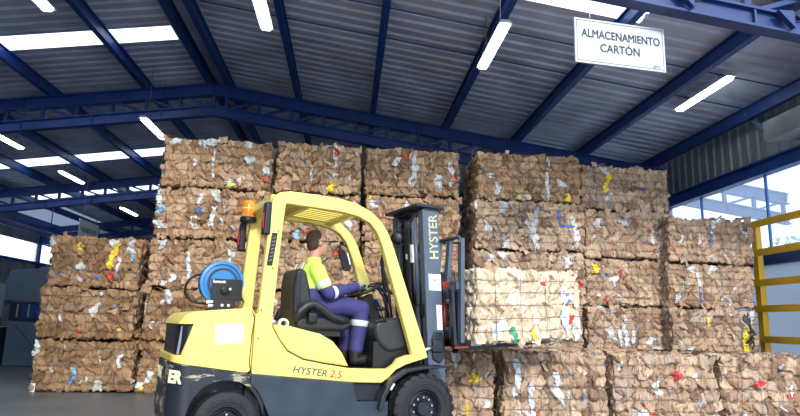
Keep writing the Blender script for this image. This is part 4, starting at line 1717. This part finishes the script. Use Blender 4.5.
lb = F(b, 'load_backrest', MASTG, smooth=True)
for i, y in enumerate((-.42, -.21, 0.0, .21, .42)):
    b = MB()
    z0 = .90 if abs(y) > .4 else 1.45
    t = .065
    b.hull8([(mx(2.24, z0) + a_ * .045, y - t / 2 + c_ * t, z0) for a_, c_ in ((0, 0), (1, 0), (1, 1), (0, 1))] +
            [(mx(2.305, 1.93) + a_ * .045, y - t / 2 + c_ * t, 1.93) for a_, c_ in ((0, 0), (1, 0), (1, 1), (0, 1))])
    b.obj('backrest_bar', MASTG, lb, bevel=.005)
b = MB()
mbox(b, 2.24, 2.28, -.42, .42, 1.42, 1.49)
b.obj('backrest_crossbar', MASTG, lb)
FT = math.radians(2.6)
for s in (-1, 1):
    b = MB()
    y = s * .30
    p = [(2.245, .80), (2.215, 1.40), (2.255, 1.40), (2.29, .872), (3.42, .92), (3.42, .905), (2.6, .845), (2.29, .823), (2.27, .80)]
    b.prism(p, y - .055, y + .055)
    F(b, 'fork', BLK, bevel=.003)
b = MB()
b.prism([(2.30, .93), (2.42, .885), (2.42, .875), (2.30, .875)], -.50, -.40)
F(b, 'heel_plate', STL)
b = MB()
b.bar((2.14, -.42, .855), (2.30, -.42, .862), .07, .02)
F(b, 'red_stop', REDM)

# pale bale on the forks
root = empty('cardboard_bale', (0, 0, 0), 0, 'pale cream cardboard bale carried on the forklift forks', 'bale', 'cardboard bales in the low front row')
del root['group']
loc = Matrix.Translation(FO) @ Matrix.Rotation(FA, 4, 'Z') @ Matrix.Translation((3.03, 0, .905)) @ Matrix.Rotation(-FT, 4, 'Y')
make_bale(-.70, .70, -.55, 0, .765, None, 'pale', 1.1, res=.0105, flaps=8, white=0.02, amp=.75, rnd=2, root=root,
          scraps=[(PGRN, .32, .12, .07, .18, dict(label='green plastic scrap')), (PWHT, .82, .5, .12, .62, dict(label='white strip with blue and red print')), (PBLU, .84, .6, .1, .1),
                  (PRED, .86, .3, .08, .1), (PRED, .62, .8, .05, .05), (PWHT, .92, .1, .1, .16), (PYEL, .5, .1, .06, .12)])
root.matrix_world = loc
root.location = loc.to_translation()

# ------------------------------------------------------------------ driver
PS = empty('p', (0, 0, 0))
bpy.data.objects.remove(PS)


def body(name, m, parent, prims, vox=.012, sm=5):
    b = MB()
    for p in prims:
        if p[0] == 'l':
            b.limb(p[1], p[2], p[3], p[4])
        else:
            b.ball(p[1], p[2], 18, p[3] if len(p) > 3 else None)
    return b.obj(name, m, parent, remesh=vox, sm=sm)


hx, hz = .868, 1.805
ry = lambda a: Matrix.Rotation(math.radians(a), 4, 'Y')
skin = [('b', (hx - .012, 0, hz + .03), (.098, .077, .098)), ('b', (hx + .025, 0, hz - .03), (.072, .062, .088)), ('b', (hx + .058, 0, hz - .092), (.032, .034, .026)),
        ('l', (hx + .092, 0, hz + .01), (hx + .112, 0, hz - .022), .009, .0145), ('b', (hx + .082, 0, hz + .034), (.02, .05, .012)),
        ('b', (hx + .086, 0, hz - .058), (.016, .024, .007)), ('b', (hx + .083, 0, hz - .071), (.016, .021, .007)),
        ('b', (hx + .062, .036, hz - .02), (.022, .022, .022)), ('b', (hx + .062, -.036, hz - .02), (.022, .022, .022)),
        ('b', (hx - .008, -.078, hz - .005), (.019, .012, .030)), ('b', (hx - .008, .078, hz - .005), (.019, .012, .030)),
        ('l', (hx - .02, 0, hz - .06), (hx - .045, 0, hz - .19), .055, .062),
        # trunk and limbs under the clothes
        ('l', (.80, 0, 1.52), (.80, 0, 1.22), .11, .12), ('l', (.80, -.13, 1.53), (.80, .13, 1.53), .06, .06), ('l', (.81, -.08, 1.21), (.81, .08, 1.21), .10, .10),
        ]
for s in (-1, 1):
    skin += [('l', (.80, s * .19, 1.52), (.885, s * .255, 1.33), .048, .038), ('l', (.885, s * .255, 1.33), (1.235, s * .15, 1.405), .036, .024),
             ('l', (.85, s * .09, 1.20), (1.28, s * .13, 1.205), .07, .052), ('l', (1.28, s * .13, 1.205), (1.235, s * .13, .80), .048, .036), ('l', (1.235, s * .13, .76), (1.36, s * .13, .735), .035, .028)]
P = body('person', SKIN, None, skin, .0085, 4)
P.location = FO
P.rotation_euler = (0, 0, FA)
tag(P, 'person in a lime and navy work jacket sitting at the forklift wheel', 'person')
# hair: short, receding
body('hair', HAIR, P, [('b', (hx - .036, 0, hz + .042), (.092, .0805, .090)), ('b', (hx - .052, 0, hz - .015), (.062, .074, .072)), ('b', (hx - .03, 0, hz + .01), (.05, .081, .06))], .006, 2)
# spectacles
b = MB()
for s in (-1, 1):
    b.tube([(hx + .098 - .012 * abs(math.cos(a * PI / 6)), s * (.034 + .026 * math.cos(a * PI / 6)), hz + .012 + .017 * math.sin(a * PI / 6)) for a in range(12)], .0035, 6, closed=True)
    b.tube([(hx + .088, s * .06, hz + .018), (hx + .05, s * .074, hz + .02), (hx - .01, s * .083, hz + .018), (hx - .025, s * .082, hz + .0)], .0038, 6)
b.tube([(hx + .104, -.01, hz + .014), (hx + .106, 0, hz + .018), (hx + .104, .01, hz + .014)], .0032, 6)
b.obj('spectacles', PLB, P)
for s in (-1, 1):
    b = MB()
    b.ball((hx + .082, s * .031, hz + .008), (.012, .014, .009), 12)
    b.obj('eye', WHT, P, smooth=True)
# clothing
up = [('l', (.80, -.09, 1.50), (.80, .09, 1.50), .115, .115), ('l', (.79, -.06, 1.40), (.79, .06, 1.40), .135, .135), ('l', (.835, -.05, 1.42), (.835, .05, 1.42), .125, .125), ('l', (.80, -.15, 1.54), (.80, .15, 1.54), .068, .068),
      ('l', (.825, 0, 1.56), (.832, 0, 1.625), .082, .074)]
lo = [('l', (.80, -.07, 1.30), (.80, .07, 1.30), .140, .140), ('l', (.82, -.07, 1.20), (.82, .07, 1.20), .135, .135)]
for s in (-1, 1):
    up += [('l', (.80, s * .185, 1.53), (.86, s * .24, 1.385), .078, .066)]
body('jacket', HIV, P, up, .011, 3)
body('jacket_lower', NAVY, P, lo, .012, 3)
for s in (-1, 1):
    body('sleeve', NAVY, P, [('l', (.862, s * .242, 1.375), (.90, s * .255, 1.325), .063, .060), ('l', (.90, s * .255, 1.325), (1.05, s * .215, 1.36), .058, .052), ('l', (1.05, s * .215, 1.36), (1.205, s * .16, 1.405), .052, .043)], .011, 2)
    body('trouser_leg', NAVY, P, [('l', (.84, s * .09, 1.195), (1.06, s * .12, 1.225), .11, .098), ('l', (1.06, s * .12, 1.225), (1.285, s * .13, 1.20), .096, .080), ('l', (1.285, s * .13, 1.20), (1.27, s * .13, 1.02), .080, .074),
                                  ('l', (1.27, s * .13, 1.02), (1.245, s * .13, .83), .074, .070)], .012, 3)
    body('boot', BOOT, P, [('l', (1.24, s * .13, .82), (1.235, s * .13, .735), .062, .052), ('l', (1.235, s * .13, .725), (1.40, s * .135, .73), .052, .052), ('b', (1.43, s * .137, .735), (.065, .055, .052))], .010, 3)


def band(p, q, r0, r1, name='reflective_band'):
    p, q = Vector(p), Vector(q)
    b = MB()
    d = (q - p)
    b.lathe([(r0, 0), (r0 + .002, .002), (r1 + .002, d.length - .002), (r1, d.length)], p, d, 28)
    o = b.obj(name, REFL, P, smooth=True)
    return o


for s in (-1, 1):
    band((.843, s * .225, 1.425), (.863, s * .242, 1.375), .0715, .069)
    band((.925, s * .25, 1.330), (.965, s * .24, 1.339), .0605, .0575)
    band((1.276, s * .13, 1.09), (1.271, s * .13, 1.035), .0815, .079)
b = MB()
for s in (-1, 1):
    pts = [(.70, s * .10, 1.60), (.665, s * .10, 1.52), (.652, s * .10, 1.42)]
    for i in range(2):
        b.bar(Vector(pts[i]) + Vector((-.008, 0, 0)), Vector(pts[i + 1]) + Vector((-.008, 0, 0)), .05, .01, (1, 0, 0))
b.obj('back_braces', REFL, P)
# gloved hands on the wheel
for s in (-1, 1):
    wx, wy, wz = 1.205, s * .158, 1.407
    gp = c0 + (Vector((-.42, 0, .9)).normalized()) * .0
    grip = Vector((1.285, s * .125, 1.415))
    pr = [('l', (wx - .01, wy, wz), (1.235, s * .15, 1.417), .036, .034), ('b', (1.255, s * .142, 1.425), (.042, .036, .022))]
    for k in range(4):
        off = -.027 + k * .018
        a0 = Vector((1.278, s * (.142) + off, 1.432))
        a1 = a0 + Vector((.026 + .004 * (1.5 - abs(k - 1.5)), 0, .004))
        a2 = a1 + Vector((.016, 0, -.024))
        a3 = a2 + Vector((-.012, 0, -.018))
        pr += [('l', a0, a1, .0105, .010), ('l', a1, a2, .010, .009), ('l', a2, a3, .009, .008)]
    t0 = Vector((1.245, s * .115, 1.415))
    pr += [('l', t0, t0 + Vector((.025, -s * .018, -.006)), .012, .011), ('l', t0 + Vector((.025, -s * .018, -.006)), t0 + Vector((.045, -s * .01, -.018)), .011, .009)]
    body('glove', GLOV, P, pr, .0052, 2)

# ------------------------------------------------------------------ camera, light
def cam_axes(yaw, pitch, roll):
    y, p, r = map(math.radians, (yaw, pitch, roll))
    Fv = Vector((math.sin(y) * math.cos(p), math.cos(y) * math.cos(p), math.sin(p)))
    Rv = Vector((math.cos(y), -math.sin(y), 0))
    Uv = Rv.cross(Fv)
    R2 = Rv * math.cos(r) + Uv * math.sin(r)
    U2 = -Rv * math.sin(r) + Uv * math.cos(r)
    return Fv, R2, U2


Fv, Rv, Uv = cam_axes(4.7, 10.9, 1.5)
cd = bpy.data.cameras.new('camera')
cd.sensor_width = 36
cd.lens = 27.0
cd.clip_end = 300
cam = bpy.data.objects.new('camera', cd)
COL.objects.link(cam)
M = Matrix((Rv, Uv, -Fv)).transposed().to_4x4()
M.translation = Vector((0, 0, 1.07))
cam.matrix_world = M
SC.camera = cam

w = bpy.data.worlds.new('world')
w.use_nodes = True
SC.world = w
nt = w.node_tree
bg = nt.nodes['Background']
bg.inputs[0].default_value = (0.74, 0.86, 1.0, 1)
bg.inputs[1].default_value = 1.7

sun = bpy.data.lights.new('sun', 'SUN')
sun.energy = 2.1
sun.angle = math.radians(10)
sun.color = (1.0, 0.95, 0.86)
so = bpy.data.objects.new('sun', sun)
COL.objects.link(so)
d = Vector((-0.12, 1.0, -0.5))
so.rotation_euler = d.to_track_quat('-Z', 'Y').to_euler()

# daylight coming in through the open front and the skylights is sampled through portals


def portal(loc, rot, sx, sy):
    l = bpy.data.lights.new('daylight_portal', 'AREA')
    l.shape = 'RECTANGLE'
    l.size, l.size_y = sx, sy
    l.cycles.is_portal = True
    o = bpy.data.objects.new('daylight_portal', l)
    COL.objects.link(o)
    o.location = loc
    o.rotation_euler = rot


vs = SC.view_settings
SC.display_settings.display_device = 'sRGB'
vs.view_transform = 'Standard'
vs.look = 'None'
vs.gamma = 1.0
vs.use_curve_mapping = False
vs.exposure = 0.6
